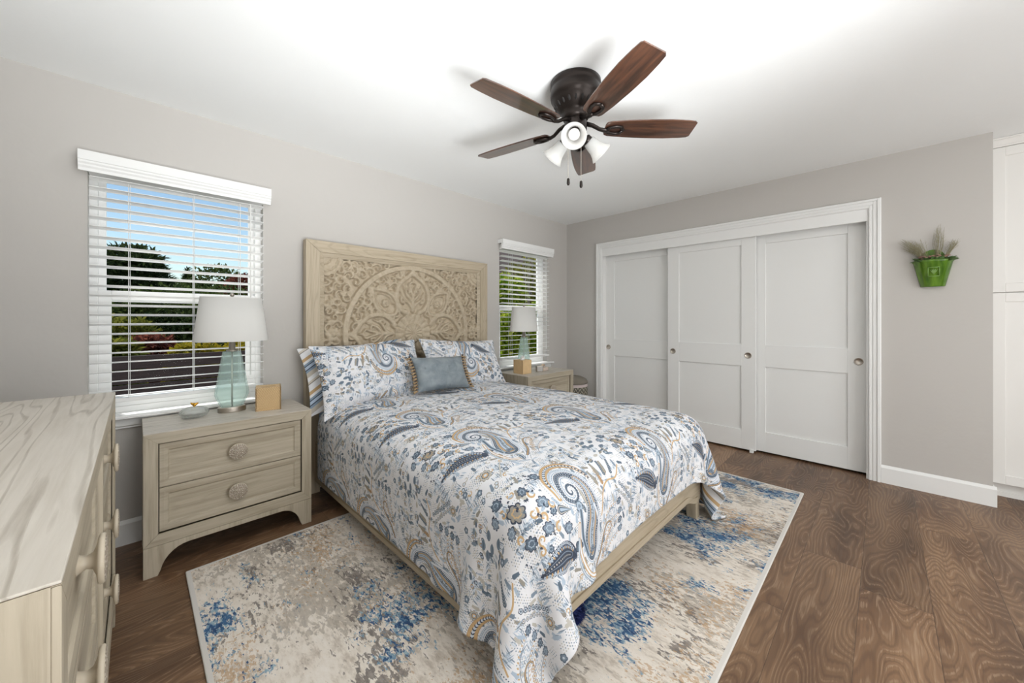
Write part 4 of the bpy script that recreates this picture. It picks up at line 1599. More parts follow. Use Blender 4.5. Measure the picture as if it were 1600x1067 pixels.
def table_lamp(loc, label):
    r = thing('table_lamp', label, 'lamp', loc, 0, 'aqua glass table lamps on the nightstands')
    fl = 0.62
    bm = BM()
    lathe(bm, [(0.066, 0), (0.068, 0.002), (0.068, 0.026), (0.064, 0.03)], 40, 1, fl)
    obj('base', bm, M_NICKEL, r, smooth=False, bevel=0.001)
    # dimpled glass body
    bm = BM()
    prof = [(0.050, 0.030), (0.062, 0.052), (0.080, 0.098), (0.081, 0.110), (0.074, 0.15), (0.066, 0.20), (0.057, 0.26), (0.049, 0.31), (0.043, 0.345), (0.040, 0.352), (0.030, 0.354)]
    zs = np.linspace(0.030, 0.352, 74)
    rp = np.interp(zs, [p[1] for p in prof], [p[0] for p in prof])
    n = 88
    for inner in (0, 1):
        rings = []
        for j, z in enumerate(zs):
            ring = []
            for k in range(n):
                a = 2 * PI * k / n
                dim = 0.0036 * abs(math.sin(a * 9 + (z * 95)) * math.sin(-a * 9 + z * 95)) if not inner else 0
                rr = rp[j] - (0.004 if inner else 0) + dim
                ring.append(bm.verts.new((rr * math.cos(a), rr * math.sin(a) * fl, z)))
            rings.append(ring)
        for A, B in zip(rings[:-1], rings[1:]):
            for k in range(n):
                f = (A[k], A[(k + 1) % n], B[(k + 1) % n], B[k])
                bm.faces.new(f if not inner else f[::-1])
        if not inner:
            out = rings
        else:
            for e in (0, -1):
                for k in range(n):
                    bm.faces.new((out[e][k], out[e][(k + 1) % n], rings[e][(k + 1) % n], rings[e][k]))
    obj('glass_body', bm, M_AQUA, r, smooth=True)
    bm = BM()
    tube(bm, [(0, 0, 0.03), (0, 0, 0.36)], 0.005, 10)
    lathe(bm, [(0.028, 0.352), (0.028, 0.36), (0.016, 0.362), (0.016, 0.40), (0.012, 0.405), (0.006, 0.41), (0.006, 0.66)], 20)
    obj('stem', bm, M_NICKEL, r, smooth=True)
    bm = BM()
    tube(bm, [(-0.045, 0, 0.64), (0.045, 0, 0.64)], 0.003, 6)
    lathe(bm, [(0.004, 0.64), (0.004, 0.672), (0.010, 0.676), (0.012, 0.684), (0.008, 0.692), (0.003, 0.695)], 16)
    obj('finial', bm, M_NICKEL, r, smooth=True)
    bm = BM()
    lathe(bm, [(0.180, 0.413), (0.148, 0.667), (0.146, 0.667), (0.178, 0.413)], 64, 1, 0.64, cap=False)
    sh = obj('lamp_shade', bm, M_SHADE, r, smooth=True)
    bm = BM()
    lathe(bm, [(0.1805, 0.412), (0.1805, 0.418), (0.1775, 0.418), (0.1775, 0.412), (0.1805, 0.412)], 64, 1, 0.64, cap=False)
    obj('shade_rim', bm, M_SHADE, sh)
    bm = BM()
    lathe(bm, [(0.1485, 0.662), (0.1485, 0.668), (0.1455, 0.668), (0.1455, 0.662), (0.1485, 0.662)], 64, 1, 0.64, cap=False)
    obj('shade_rim', bm, M_SHADE, sh)
    bm = BM()
    ball(bm, (0, 0, 0.50), 0.03, 14, 1.15)
    lathe(bm, [(0.014, 0.41), (0.014, 0.47)], 14)
    obj('bulb', bm, M_VINYL, r, smooth=True)
    return r


l1 = table_lamp((-3.540, -0.195, NH), 'aqua dimpled glass lamp with white oval shade, near one on the left nightstand')
l2 = copy_tree(l1)
l2.location = (-1.045, -0.215, NH)
l2['label'] = 'aqua dimpled glass lamp with white shade, far one between the bed and the corner'


# tissue boxes
def tissue_mat():
    m = MT('carved_pale_wood')
    v = m.coord('Object', (1, 1, 1), rot=(0, R(32), 0))
    wv = m.n('TexWave', {'Vector': v, 'Scale': 42.0, 'Distortion': 1.2, 'Detail': 1.0, 'Detail Scale': 0.6}, bands_direction='Z')
    c = m.mix(wv.outputs['Fac'], srgb(184, 150, 104), srgb(222, 192, 146))
    return m.bsdf(c, 0.55, bump=wv.outputs['Fac'], bump_d=0.002, bump_s=0.6)


M_TISSUEBOX = tissue_mat()
M_TBPLAIN = plain('pale_wood', srgb(220, 188, 142), 0.55, 0.06, 20)
M_PAPER = plain('tissue_paper', srgb(244, 243, 240), 0.9)


def tissue_box(loc, rz, label, wave, paper):
    r = thing('tissue_box', label, 'tissue box', loc, rz, 'wooden tissue box covers on the nightstands')
    s = 0.064
    bm = BM()
    for a in range(4):
        c, sn = [(1, 0), (0, 1), (-1, 0), (0, -1)][a]
        pts = [(-s, -s), (s, -s), (s, -s + 0.008), (-s, -s + 0.008)]
        prism(bm, [(x * c - y * sn, x * sn + y * c) for x, y in pts], 2, 0, 0.135)
    obj('cover', bm, M_TISSUEBOX if wave else M_TBPLAIN, r, bevel=0.0012)
    bm = BM()
    n = 28
    out = []
    inn = []
    for k in range(n):
        a = 2 * PI * k / n
        q = max(abs(math.cos(a)), abs(math.sin(a)))
        out.append(bm.verts.new((s * 0.99 * math.cos(a) / q, s * 0.99 * math.sin(a) / q, 0.134)))
        inn.append(bm.verts.new((0.040 * math.cos(a), 0.024 * math.sin(a), 0.134)))
    lo = [bm.verts.new((v.co.x, v.co.y, 0.122)) for v in inn]
    for k in range(n):
        bm.faces.new((out[k], out[(k + 1) % n], inn[(k + 1) % n], inn[k]))
        bm.faces.new((inn[k], inn[(k + 1) % n], lo[(k + 1) % n], lo[k]))
    obj('lid', bm, M_TBPLAIN, r)
    bm = BM()
    if paper:
        n = 20
        rows = []
        for j in range(7):
            t = j / 6
            rows.append([bm.verts.new(((0.034 * (1 - 0.55 * t) + 0.006 * math.sin(k * 2.1 + j)) * math.cos(2 * PI * k / n) + 0.008 * t, (0.014 + 0.008 * math.sin(k * 1.9 + j)) * math.sin(2 * PI * k / n), 0.11 + 0.062 * t * (1 + 0.12 * math.sin(k * 3)))) for k in range(n)])
        for A, B in zip(rows[:-1], rows[1:]):
            for k in range(n):
                bm.faces.new((A[k], A[(k + 1) % n], B[(k + 1) % n], B[k]))
    else:
        box(bm, -0.036, 0.036, -0.02, 0.02, 0.10, 0.118)
    obj('tissue', bm, M_PAPER, r, smooth=True)
    return r


tissue_box((-3.372, -0.268, NH), R(-12), 'pale wood tissue box with wavy carved grooves beside the near lamp', True, False)
tissue_box((-1.205, -0.345, NH), R(-2), 'plain pale wood tissue box with a white tissue sticking up, on the far nightstand', False, True)


# glass trinket bowl
def clearglass():
    m = MT('clear_glass')
    b = m.n('BsdfPrincipled', {'Base Color': (0.97, 0.98, 0.97, 1), 'Roughness': 0.04, 'IOR': 1.18, 'Transmission Weight': 1.0})
    t = m.n('BsdfTransparent', {'Color': (0.95, 0.96, 0.95, 1)})
    mx = m.n('MixShader', {0: 0.45})
    m.t.links.new(b.outputs[0], mx.inputs[1])
    m.t.links.new(t.outputs[0], mx.inputs[2])
    d = m.n('BsdfDiffuse', {'Color': srgb(240, 240, 238)})
    m2 = m.n('MixShader', {0: 0.08})
    m.t.links.new(mx.outputs[0], m2.inputs[1])
    m.t.links.new(d.outputs[0], m2.inputs[2])
    m.t.links.new(m2.outputs[0], m.out.inputs[0])
    return m.m


M_CLEAR = clearglass()
r = thing('glass_bowl', 'small clear ribbed glass lidded bowl with a gold bird finial on the near nightstand', 'bowl', (-3.712, -0.222, NH))


def ribbed(bm, prof, n=72, ribs=18, amp=0.05):
    rings = []
    for rr, z in prof:
        rings.append([bm.verts.new((rr * (1 + amp * abs(math.cos(ribs / 2 * 2 * PI * k / n))) * math.cos(2 * PI * k / n), rr * (1 + amp * abs(math.cos(ribs / 2 * 2 * PI * k / n))) * math.sin(2 * PI * k / n), z)) for k in range(n)])
    for A, B in zip(rings[:-1], rings[1:]):
        for k in range(n):
            bm.faces.new((A[k], A[(k + 1) % n], B[(k + 1) % n], B[k]))
    bm.faces.new(rings[0][::-1])
    bm.faces.new(rings[-1])


bm = BM()
ribbed(bm, [(0.034, 0.0), (0.040, 0.002), (0.052, 0.010), (0.061, 0.024), (0.062, 0.030), (0.058, 0.030), (0.048, 0.014), (0.030, 0.007)])
obj('bowl_body', bm, M_CLEAR, r, smooth=True)
bm = BM()
ribbed(bm, [(0.060, 0.031), (0.062, 0.034), (0.054, 0.046), (0.036, 0.056), (0.012, 0.061), (0.008, 0.058), (0.034, 0.052), (0.05, 0.043), (0.056, 0.032)])
lid = obj('bowl_lid', bm, M_CLEAR, r, smooth=True)
bm = BM()
ball(bm, (0, 0, 0.069), 0.0085, 12)
tube(bm, [(-0.004, 0, 0.069), (0.004, 0, 0.071), (0.012, 0, 0.075), (0.017, 0, 0.079)], [0.008, 0.008, 0.005, 0.002], 10)
tube(bm, [(-0.004, 0, 0.070), (-0.012, 0.003, 0.078), (-0.016, 0.005, 0.082)], [0.007, 0.005, 0.001], 8)
tube(bm, [(0, 0, 0.071), (-0.003, -0.008, 0.078), (-0.008, -0.013, 0.081)], [0.006, 0.005, 0.001], 8)
lathe(bm, [(0.004, 0.059), (0.006, 0.063)], 10)
obj('bird_finial', bm, M_GOLD, lid, smooth=True)

# small things on the far nightstand
r = thing('alarm_clock', 'tiny silver alarm clock with a dark face side on the far nightstand', 'clock', (-1.005, -0.395, NH), R(-30))
bm = BM()
box(bm, -0.034, 0.034, -0.022, 0.022, 0, 0.062)
obj('case', bm, M_NICKEL, r, bevel=0.006)
bm = BM()
box(bm, -0.028, 0.028, -0.0235, -0.0225, 0.008, 0.054)
obj('dial', bm, plain('clock_dial', srgb(176, 172, 168), 0.3), r)
bm = BM()
box(bm, 0.0335, 0.0355, -0.018, 0.018, 0.006, 0.056)
obj('side_panel', bm, M_DARK, r)
r = thing('tissue_pack', 'small pinkish box with a folded peach tissue beside the alarm clock', 'tissue box', (-0.905, -0.365, NH), R(6))
bm = BM()
box(bm, -0.05, 0.05, -0.03, 0.03, 0, 0.036)
obj('pack', bm, plain('pink_card', srgb(214, 196, 182), 0.6), r, bevel=0.003)
bm = BM()
rows = []
for j in range(6):
    t = j / 5
    rows.append([bm.verts.new((-0.03 + 0.05 * t + 0.004 * math.sin(k), -0.012 + 0.024 * k / 5, 0.036 + 0.03 * math.sin(PI * (0.1 + 0.75 * t)) + 0.004 * math.sin(k * 2 + j))) for k in range(6)])
for A, B in zip(rows[:-1], rows[1:]):
    for k in range(5):
        bm.faces.new((A[k], A[k + 1], B[k + 1], B[k]))
q = obj('tissue', bm, plain('peach_tissue', srgb(240, 214, 184), 0.9), r, smooth=True)
q.modifiers.new('t', 'SOLIDIFY').thickness = 0.0015


# woven basket in the corner
def basket_mat():
    m = MT('woven_basket')
    tc = m.n('TexCoord')
    sp = m.n('SeparateXYZ')
    m.t.links.new(tc.outputs['Object'], sp.inputs[0])
    a = m.math('ARCTAN2', sp.outputs[1], sp.outputs[0])
    z = sp.outputs[2]
    zig = m.math('ABSOLUTE', m.math('SUBTRACT', m.math('FRACT', m.math('MULTIPLY', a, 3.2)), 0.5))
    s = m.math('FRACT', m.math('ADD', m.math('MULTIPLY', z, 22.0), m.math('MULTIPLY', zig, 2.2)))
    c = m.ramp(s, [(0.0, srgb(104, 100, 90)), (0.4, srgb(190, 184, 164)), (0.62, srgb(60, 58, 54))], 'CONSTANT')
    low = m.math('LESS_THAN', z, 0.445)
    c2 = m.ramp(m.math('FRACT', m.math('ADD', m.math('MULTIPLY', a, 9.0), m.math('MULTIPLY', z, 30))), [(0, srgb(104, 98, 88)), (0.5, srgb(146, 138, 126))], 'CONSTANT')
    c = m.mix(low, c2, c)
    band = m.math('LESS_THAN', m.math('ABSOLUTE', m.math('SUBTRACT', z, 0.46)), 0.016)
    c = m.mix(band, c, srgb(205, 190, 188))
    return m.bsdf(c, 0.85, bump=s, bump_d=0.004, bump_s=0.5)


r = thing('woven_basket', 'grey woven lidded basket on the floor in the corner behind the far nightstand', 'basket', (-0.33, -0.335, 0))
M_BASKET = basket_mat()
bm = BM()
lathe(bm, [(0.135, 0), (0.15, 0.02), (0.168, 0.2), (0.17, 0.38), (0.166, 0.475), (0.158, 0.475), (0.158, 0.42)], 40)
obj('basket_body', bm, M_BASKET, r, smooth=True)
bm = BM()
lathe(bm, [(0.168, 0.477), (0.172, 0.482), (0.172, 0.495), (0.150, 0.525), (0.10, 0.550), (0.04, 0.562), (0.001, 0.564)], 40)
obj('basket_lid', bm, M_BASKET, r, smooth=True)

# fluffy pompoms under the foot rail
def fuzz(bm, c, rr, n, seed, L=0.012):
    rng = random.Random(seed)
    ball(bm, c, rr * 0.9, 20)
    for _ in range(n):
        z = rng.uniform(-1, 1)
        a = rng.uniform(0, 2 * PI)
        d = Vector((math.sqrt(1 - z * z) * math.cos(a), math.sqrt(1 - z * z) * math.sin(a), z))
        p = Vector(c) + d * rr * 0.86
        j = Vector((rng.uniform(-1, 1), rng.uniform(-1, 1), rng.uniform(-1, 1))) * 0.3
        e = p + (d + j).normalized() * L * rng.uniform(0.8, 1.4)
        s = d.cross(Vector((0.3, 0.2, 0.9))).normalized() * 0.0014
        u = d.cross(s).normalized() * 0.0014
        vs = [bm.verts.new(p + s), bm.verts.new(p - s * 0.5 + u), bm.verts.new(p - s * 0.5 - u), bm.verts.new(e)]
        for f in ((0, 1, 3), (1, 2, 3), (2, 0, 3)):
            bm.faces.new([vs[i] for i in f])


M_NAVYFUR = plain('navy_fluff', srgb(22, 38, 92), 0.9, 0.25, 40)
r = thing('pompom_toy', 'navy blue fluffy pompoms with a silver bead on the rug under the foot rail', 'pompom', (-2.685, -2.02, 0.012))
for c, rr, sd in (((-0.03, -0.02, 0.05), 0.045, 1), ((0.045, 0.02, 0.045), 0.038, 2)):
    bm = BM()
    fuzz(bm, c, rr, 1500, sd)
    obj('pompom', bm, M_NAVYFUR, r)
bm = BM()
ball(bm, (0.012, -0.03, 0.066), 0.011, 14)
obj('bead', bm, M_NICKEL, r, smooth=True)


# ------------------------------------------------------------------ wall planter
def glaze():
    m = MT('green_glaze')
    f = m.noise(m.coord('Object', (40, 40, 6)), 1.0, 3)
    c = m.ramp(f, [(0.3, srgb(62, 100, 26)), (0.7, srgb(112, 152, 54))])
    return m.bsdf(c, 0.14, bump=f, bump_d=0.002, bump_s=0.3)


M_GLAZE = glaze()
r = thing('wall_planter', 'glossy green ceramic half-round planter hung on the wall right of the closet', 'planter', (0, -3.158, 1.445))
bm = BM()
rows = []
n = 24
prof = [(0.056, 0.0, 0.052), (0.060, 0.004, 0.056), (0.094, 0.168, 0.088), (0.098, 0.172, 0.092), (0.098, 0.184, 0.092), (0.093, 0.184, 0.087), (0.090, 0.16, 0.084)]
for hwid, z, dep in prof:
    rows.append([bm.verts.new((-0.001 - dep * math.sin(PI * k / n), -hwid * math.cos(PI * k / n), z)) for k in range(n + 1)])
for A, B in zip(rows[:-1], rows[1:]):
    for k in range(n):
        bm.faces.new((A[k], A[k + 1], B[k + 1], B[k]))
bm.faces.new(rows[0][::-1])
obj('pot', bm, M_GLAZE, r, smooth=True, bevel=0)
bm = BM()
pts = [(-0.094, 0.0), (-0.094, 0.184)]
for k in range(13):
    a = PI - PI * k / 12
    pts.append((0.062 * math.cos(a) if 0 < k < 12 else 0.086 * math.cos(a), 0.19 + 0.07 * math.sin(a)))
pts += [(0.094, 0.184), (0.094, 0.0)]
pts[0] = (-0.056, 0.0)
pts[-1] = (0.056, 0.0)
prism(bm, pts, 0, -0.012, -0.001)
obj('back_plate', bm, M_GLAZE, r, bevel=0.003)
bm = BM()
ring = [(-0.026, -0.03), (0.026, -0.03), (0.026, 0.03), (-0.026, 0.03), (-0.026, -0.03)]
for (a, b), (c, d) in zip(ring[:-1], ring[1:]):
    tube(bm, [(-0.0795 - b * 0.19 + abs(a) * 0.06, a, 0.1 + b), (-0.0795 - d * 0.19 + abs(c) * 0.06, c, 0.1 + d)], 0.0022, 6)
for k in range(5):
    a = -0.9 + k * 0.45
    tube(bm, [(-0.077, 0, 0.082), (-0.0795, 0.012 * math.sin(a), 0.095 + 0.01 * math.cos(a)), (-0.082, 0.02 * math.sin(a), 0.10 + 0.02 * math.cos(a))], [0.001, 0.003, 0.001], 6)
obj('leaf_emblem', bm, plain('worn_glaze', srgb(132, 168, 92), 0.3), r, smooth=True)


def leaf_quad(bm, base, d, up, L, w, cup=0.2):
    d = d.normalized()
    s = d.cross(up).normalized()
    nrm = s.cross(d).normalized()
    p = [base, base + d * L * 0.35 + s * w * 0.5 + nrm * cup * w, base + d * L * 0.7 + s * w * 0.42 + nrm * cup * w, base + d * L - nrm * cup * w, base + d * L * 0.7 - s * w * 0.42 + nrm * cup * w, base + d * L * 0.35 - s * w * 0.5 + nrm * cup * w]
    m = base + d * L * 0.5
    v = [bm.verts.new(q) for q in p]
    c = bm.verts.new(m)
    for k in range(6):
        bm.faces.new((v[k], v[(k + 1) % 6], c))


rng = random.Random(4)
r = thing('potted_plant', 'green leaves with pink blooms and wispy dry sprigs in the green wall planter', 'plant', (0, -3.158, 1.60))
bm = BM()
for k in range(46):
    y = rng.uniform(-0.08, 0.08)
    x = -rng.uniform(0.015, 0.08)
    d = Vector((x * 4, y * 6, rng.uniform(0.1, 0.8)))
    leaf_quad(bm, Vector((x * 0.9, y, 0.012)), d, Vector((0, 0, 1)), rng.uniform(0.03, 0.05), rng.uniform(0.02, 0.03))
obj('leaves', bm, plain('dusty_green_leaf', srgb(88, 116, 66), 0.5, 0.25, 60), r, smooth=True)
bm = BM()
for k in range(26):
    y = rng.uniform(-0.075, 0.07)
    x = -rng.uniform(0.03, 0.085)
    z = 0.04 + rng.uniform(0, 0.016)
    for q in range(5):
        a = q * 2 * PI / 5
        leaf_quad(bm, Vector((x, y, z)), Vector((math.cos(a), math.sin(a), 0.5)), Vector((0, 0, 1)), 0.011, 0.009)
obj('blooms', bm, plain('pink_bloom', srgb(216, 168, 158), 0.6, 0.15, 80), r)
bm = BM()
for (y0, dy, dz, n_) in ((-0.055 + 0.09, 0.115, 0.13, 34), (0.03, 0.045, 0.12, 20), (-0.02, -0.01, 0.19, 22), (-0.05, -0.055, 0.105, 26), (0.045, 0.07, 0.09, 22)):
    for k in range(n_):
        j = rng.uniform(-0.35, 0.35)
        b = Vector((-0.03 + rng.uniform(-.015, .012), y0 + rng.uniform(-.01, .01), 0.03))
        tip = b + Vector((rng.uniform(-0.02, 0.018), dy * rng.uniform(0.6, 1.1) + 0.05 * j, dz * rng.uniform(0.75, 1.3)))
        md = (b + tip) / 2 + Vector((rng.uniform(-.006, .006), rng.uniform(-.012, .012), 0.012))
        tip.x = min(tip.x, -0.006)
        md.x = min(md.x, -0.008)
        tube(bm, [b, md, tip], [0.0009, 0.0008, 0.0004], 4)
        for q in range(3):
            p = md.lerp(tip, q / 3)
            e = p + Vector((rng.uniform(-.006, .006), rng.uniform(-.016, .016), rng.uniform(0.006, 0.02)))
            e.x = min(e.x, -0.005)
            tube(bm, [p, e], [0.0007, 0.0003], 4)
obj('dry_sprigs', bm, plain('dry_sprig', srgb(156, 150, 122), 0.8, 0.15, 60), r)

# ------------------------------------------------------------------ ceiling fan
FZ = 2.205
fan = thing('ceiling_fan', 'dark bronze ceiling fan with five walnut blades and a three-shade light kit', 'fan', (-2.335, -1.785, H))


def walnut():
    m = MT('walnut_blade')
    v = m.coord('Object', (2.0, 26, 26))
    f = m.noise(v, 1.6, 5, 0.65, 0.4)
    big = m.noise(m.coord('Object', (1.6, 6, 6)), 1.5, 2)
    c = m.ramp(m.math('ADD', m.math('MULTIPLY', f, 0.6), m.math('MULTIPLY', big, 0.4)), [(0.34, srgb(28, 18, 15)), (0.48, srgb(60, 39, 30)), (0.62, srgb(96, 61, 42))])
    return m.bsdf(c, 0.30, Coat_Weight=1.0, Coat_Roughness=0.12)


M_WALNUT = walnut()
bm = BM()
lathe(bm, [(0.122, 0), (0.128, -0.004), (0.130, -0.028), (0.125, -0.034), (0.128, -0.042), (0.130, -0.07), (0.127, -0.088), (0.120, -0.094), (0.118, -0.104), (0.104, -0.128), (0.080, -0.155), (0.068, -0.165), (0.070, -0.178), (0.060, -0.196)], 56)
hs = obj('motor_housing', bm, M_BRONZE, fan, smooth=True)
for k in range(20):
    bm = BM()
    a = 2 * PI * k / 20
    M_ = Matrix.Rotation(a, 4, 'Z') @ Matrix.Translation((0.1035, 0, -0.1285)) @ Matrix.Rotation(R(-53), 4, 'Y')
    ret = bmesh.ops.create_uvsphere(bm, u_segments=10, v_segments=6, radius=1)
    for v in ret['verts']:
        v.co = M_ @ Vector((v.co.x * 0.014, v.co.y * 0.0065, v.co.z * 0.004))
    obj('vent_slot', bm, M_DARK, hs)
for k in range(5):
    a = R(-117 + 72.6 * k)
    bm = BM()
    # outline of the blade, root to tip, slightly wider outwards with clipped corners
    outl = []
    for x, w in ((0.150, 0.028), (0.156, 0.044), (0.175, 0.052), (0.26, 0.061), (0.38, 0.067), (0.48, 0.068), (0.56, 0.063), (0.600, 0.058), (0.612, 0.048)):
        outl.append((x, w))
    pts = outl + [(x, -w) for x, w in reversed(outl)]
    prism(bm, pts, 2, -0.0035, 0.0035)
    bl = obj('blade', bm, M_WALNUT, fan, bevel=0.002)
    bl.location = (0, 0, FZ - H)
    bl.rotation_euler = (R(-12), 0, a)
    bm = BM()
    tube(bm, [(0.055, 0, 0.028), (0.09, 0, 0.018), (0.125, 0, -0.004), (0.15, 0, -0.010), (0.17, 0, -0.0105)], [0.014, 0.013, 0.012, 0.013, 0.013], 10, 0.7)
    for s in (-1, 1):
        tube(bm, [(0.155, 0, -0.010), (0.175, s * 0.018, -0.010), (0.205, s * 0.026, -0.0095), (0.232, s * 0.022, -0.009), (0.245, 0, -0.009)], [0.010, 0.010, 0.009, 0.009, 0.009], 10, 0.7)
    obj('blade_arm', bm, M_BRONZE, bl, smooth=True)
bm = BM()
lathe(bm, [(0.050, -0.19), (0.056, -0.20), (0.058, -0.245), (0.052, -0.262), (0.040, -0.268), (0.036, -0.280), (0.030, -0.292), (0.001, -0.296)], 36)
kit = obj('light_kit', bm, M_BRONZE, fan, smooth=True)


def frosted():
    m = MT('frosted_glass')
    d = m.n('BsdfDiffuse', {'Color': srgb(214, 214, 212)})
    t = m.n('BsdfTranslucent', {'Color': srgb(214, 214, 212)})
    g = m.n('BsdfTransparent', {'Color': (1, 1, 1, 1)})
    mx = m.n('MixShader', {0: 0.5})
    m.t.links.new(d.outputs[0], mx.inputs[1])
    m.t.links.new(t.outputs[0], mx.inputs[2])
    mx2 = m.n('MixShader', {0: 0.25})
    m.t.links.new(mx.outputs[0], mx2.inputs[1])
    m.t.links.new(g.outputs[0], mx2.inputs[2])
    m.t.links.new(mx2.outputs[0], m.out.inputs[0])
    return m.m


M_FROST = frosted()


def glow(name, col, s):
    m = MT(name)
    e = m.n('Emission', {'Color': col, 'Strength': s})
    m.t.links.new(e.outputs[0], m.out.inputs[0])
    return m.m


M_BULB = glow('lit_bulb', (1, 0.97, 0.92, 1), 1.0)
for az in (-148, -28, 92):
    d = Vector((math.cos(R(az)), math.sin(R(az)), -0.75)).normalized()
    M_ = Matrix.Translation(Vector((0.038 * math.cos(R(az)), 0.038 * math.sin(R(az)), -0.262))) @ d.to_track_quat('Z', 'Y').to_matrix().to_4x4()
    bm = BM()
    lathe(bm, [(0.012, -0.01), (0.014, 0.02), (0.024, 0.026), (0.026, 0.05), (0.022, 0.052)], 24, M=M_)
    sk = obj('lamp_socket', bm, M_BRONZE, kit, smooth=True)
    bm = BM()
    lathe(bm, [(0.027, 0.046), (0.032, 0.052), (0.036, 0.075), (0.040, 0.10), (0.048, 0.122), (0.062, 0.142), (0.060, 0.143), (0.046, 0.123), (0.038, 0.10), (0.034, 0.075), (0.030, 0.053), (0.025, 0.047)], 36, M=M_, cap=False)
    obj('glass_shade', bm, M_FROST, kit, smooth=True)
    bm = BM()
    lathe(bm, [(0.010, 0.05), (0.013, 0.06), (0.024, 0.085), (0.028, 0.102), (0.024, 0.118), (0.012, 0.127), (0.001, 0.129)], 22, M=M_)
    obj('bulb', bm, M_BULB, kit, smooth=True)
    p = M_ @ Vector((0, 0, 0.165))
    lamp('fan_bulb_light', 'POINT', Vector((-2.335, -1.785, H)) + p, 0.3, (1, 0.96, 0.9), radius=0.045)
for dx, dy, L in ((-0.028, 0.026, 0.275), (0.026, -0.016, 0.285)):
    bm = BM()
    tube(bm, [(dx, dy, -0.25), (dx, dy, -0.25 - L + 0.03)], 0.0014, 6)
    ch = obj('pull_chain', bm, M_NICKEL, fan)
    bm = BM()
    lathe(bm, [(0.003, 0.016), (0.007, 0.012), (0.008, -0.012), (0.005, -0.02)], 12, c=(dx, dy, -0.25 - L + 0.016))
    obj('chain_fob', bm, M_BRONZE, ch, smooth=True)
# ==MARK4==

# ------------------------------------------------------------------ outdoors
def leafmat(name, a, b, rough=0.55):
    m = MT(name)
    g = m.n('NewGeometry')
    k = 0.86
    c = m.ramp(g.outputs['Random Per Island'], [(0.0, srgb(*[k * q for q in a])), (1.0, srgb(*[k * q for q in b]))])
    d = m.n('BsdfDiffuse', {'Color': c})
    t = m.n('BsdfTranslucent', {'Color': c})
    mx = m.n('MixShader', {0: 0.3})
    m.t.links.new(d.outputs[0], mx.inputs[1])
    m.t.links.new(t.outputs[0], mx.inputs[2])
    m.t.links.new(mx.outputs[0], m.out.inputs[0])
    return m.m


L_PINE = leafmat('pine_needles', (40, 56, 34), (86, 100, 60))
L_DARK = leafmat('dark_leaves', (58, 76, 40), (112, 126, 70))
L_OLIVE = leafmat('olive_leaves', (98, 106, 48), (170, 166, 70))
L_YEL = leafmat('yellow_green_leaves', (150, 140, 40), (214, 190, 60))
L_LIME = leafmat('bright_leaves', (90, 134, 24), (222, 232, 90))
L_RED = leafmat('red_leaves', (120, 66, 58), (176, 106, 84))
M_BARK = plain('bark', srgb(84, 70, 58), 0.9, 0.3, 12)


def foliage_mesh(blobs, n, L, w, seed):
    rng = random.Random(seed)
    bm = BM()
    vol = [b[3] * b[4] * b[5] for b in blobs]
    tot = sum(v ** 0.67 for v in vol)
    for (cx, cy, cz, rx, ry, rz), v in zip(blobs, vol):
        for _ in range(int(n * v ** 0.67 / tot)):
            z = rng.uniform(-1, 1)
            a = rng.uniform(0, 2 * PI)
            q = math.sqrt(1 - z * z)
            d = Vector((q * math.cos(a), q * math.sin(a), z))
            k = rng.uniform(0.55, 1.05)
            p = Vector((cx + d.x * rx * k, cy + d.y * ry * k, cz + d.z * rz * k))
            dr = d + Vector((rng.uniform(-1, 1), rng.uniform(-1, 1), rng.uniform(-1, 0.8)))
            if dr.length < 0.1:
                continue
            leaf_quad(bm, p, dr, Vector((rng.uniform(-1, 1), rng.uniform(-1, 1), 1.3)), L * rng.uniform(0.7, 1.3), w * rng.uniform(0.7, 1.3))
    return bm


def plant(name, label, cat, loc, blobs, n, L, w, mat, seed, trunk=None, group=None):
    r = thing(name, label, cat, loc, 0, group)
    obj('foliage', foliage_mesh(blobs, n, L, w, seed), mat, r)
    bm = BM()
    for t in (trunk or [[(0, 0, 0), (0.03, 0, blobs[0][2])]]):
        k = len(t)
        r0 = 0.03 * max(1, t[-1][2] * 0.8)
        tube(bm, t, [r0 * (1 - 0.6 * i / (k - 1)) for i in range(k)], 8)
    obj('trunk', bm, M_BARK, r)
    return r


GZ = -0.35
bm = BM()
box(bm, -60, 60, T + 0.02, 90, GZ - 0.1, GZ)
structure(obj('ground', bm, plain('dry_ground', srgb(84, 84, 56), 0.95, 0.25, 3)))

bm = BM()
box(bm, -7.5, 1.2, T + 0.03, 2.3, GZ, GZ + 0.04)
structure(obj('bounce_slab', bm, plain('pale_bounce_slab', srgb(190, 186, 178), 0.9, 0.05, 6)))  # unseen pale slab added to bounce sunlight up through the windows
bm = BM()
rng = random.Random(21)
ridge = [(-60 + 4 * k, 3.2 + 1.6 * math.sin(k * 0.7) + rng.uniform(-.5, .5)) for k in range(31)]
prism(bm, [(60, 0), (-60, 0)] + ridge, 1, 52, 60)
structure(obj('hills', bm, plain('wooded_hills', srgb(58, 70, 48), 0.9, 0.25, 0.6), loc=(0, 0, GZ)))


# dark slat fence seen through the lower half of the near window
def fence_mat():
    m = MT('dark_fence_paint')
    f = m.noise(m.coord('Object', (3, 30, 30)), 2, 4)
    return m.bsdf(m.ramp(f, [(0.3, srgb(40, 28, 26)), (0.7, srgb(60, 44, 41))]), 0.7)


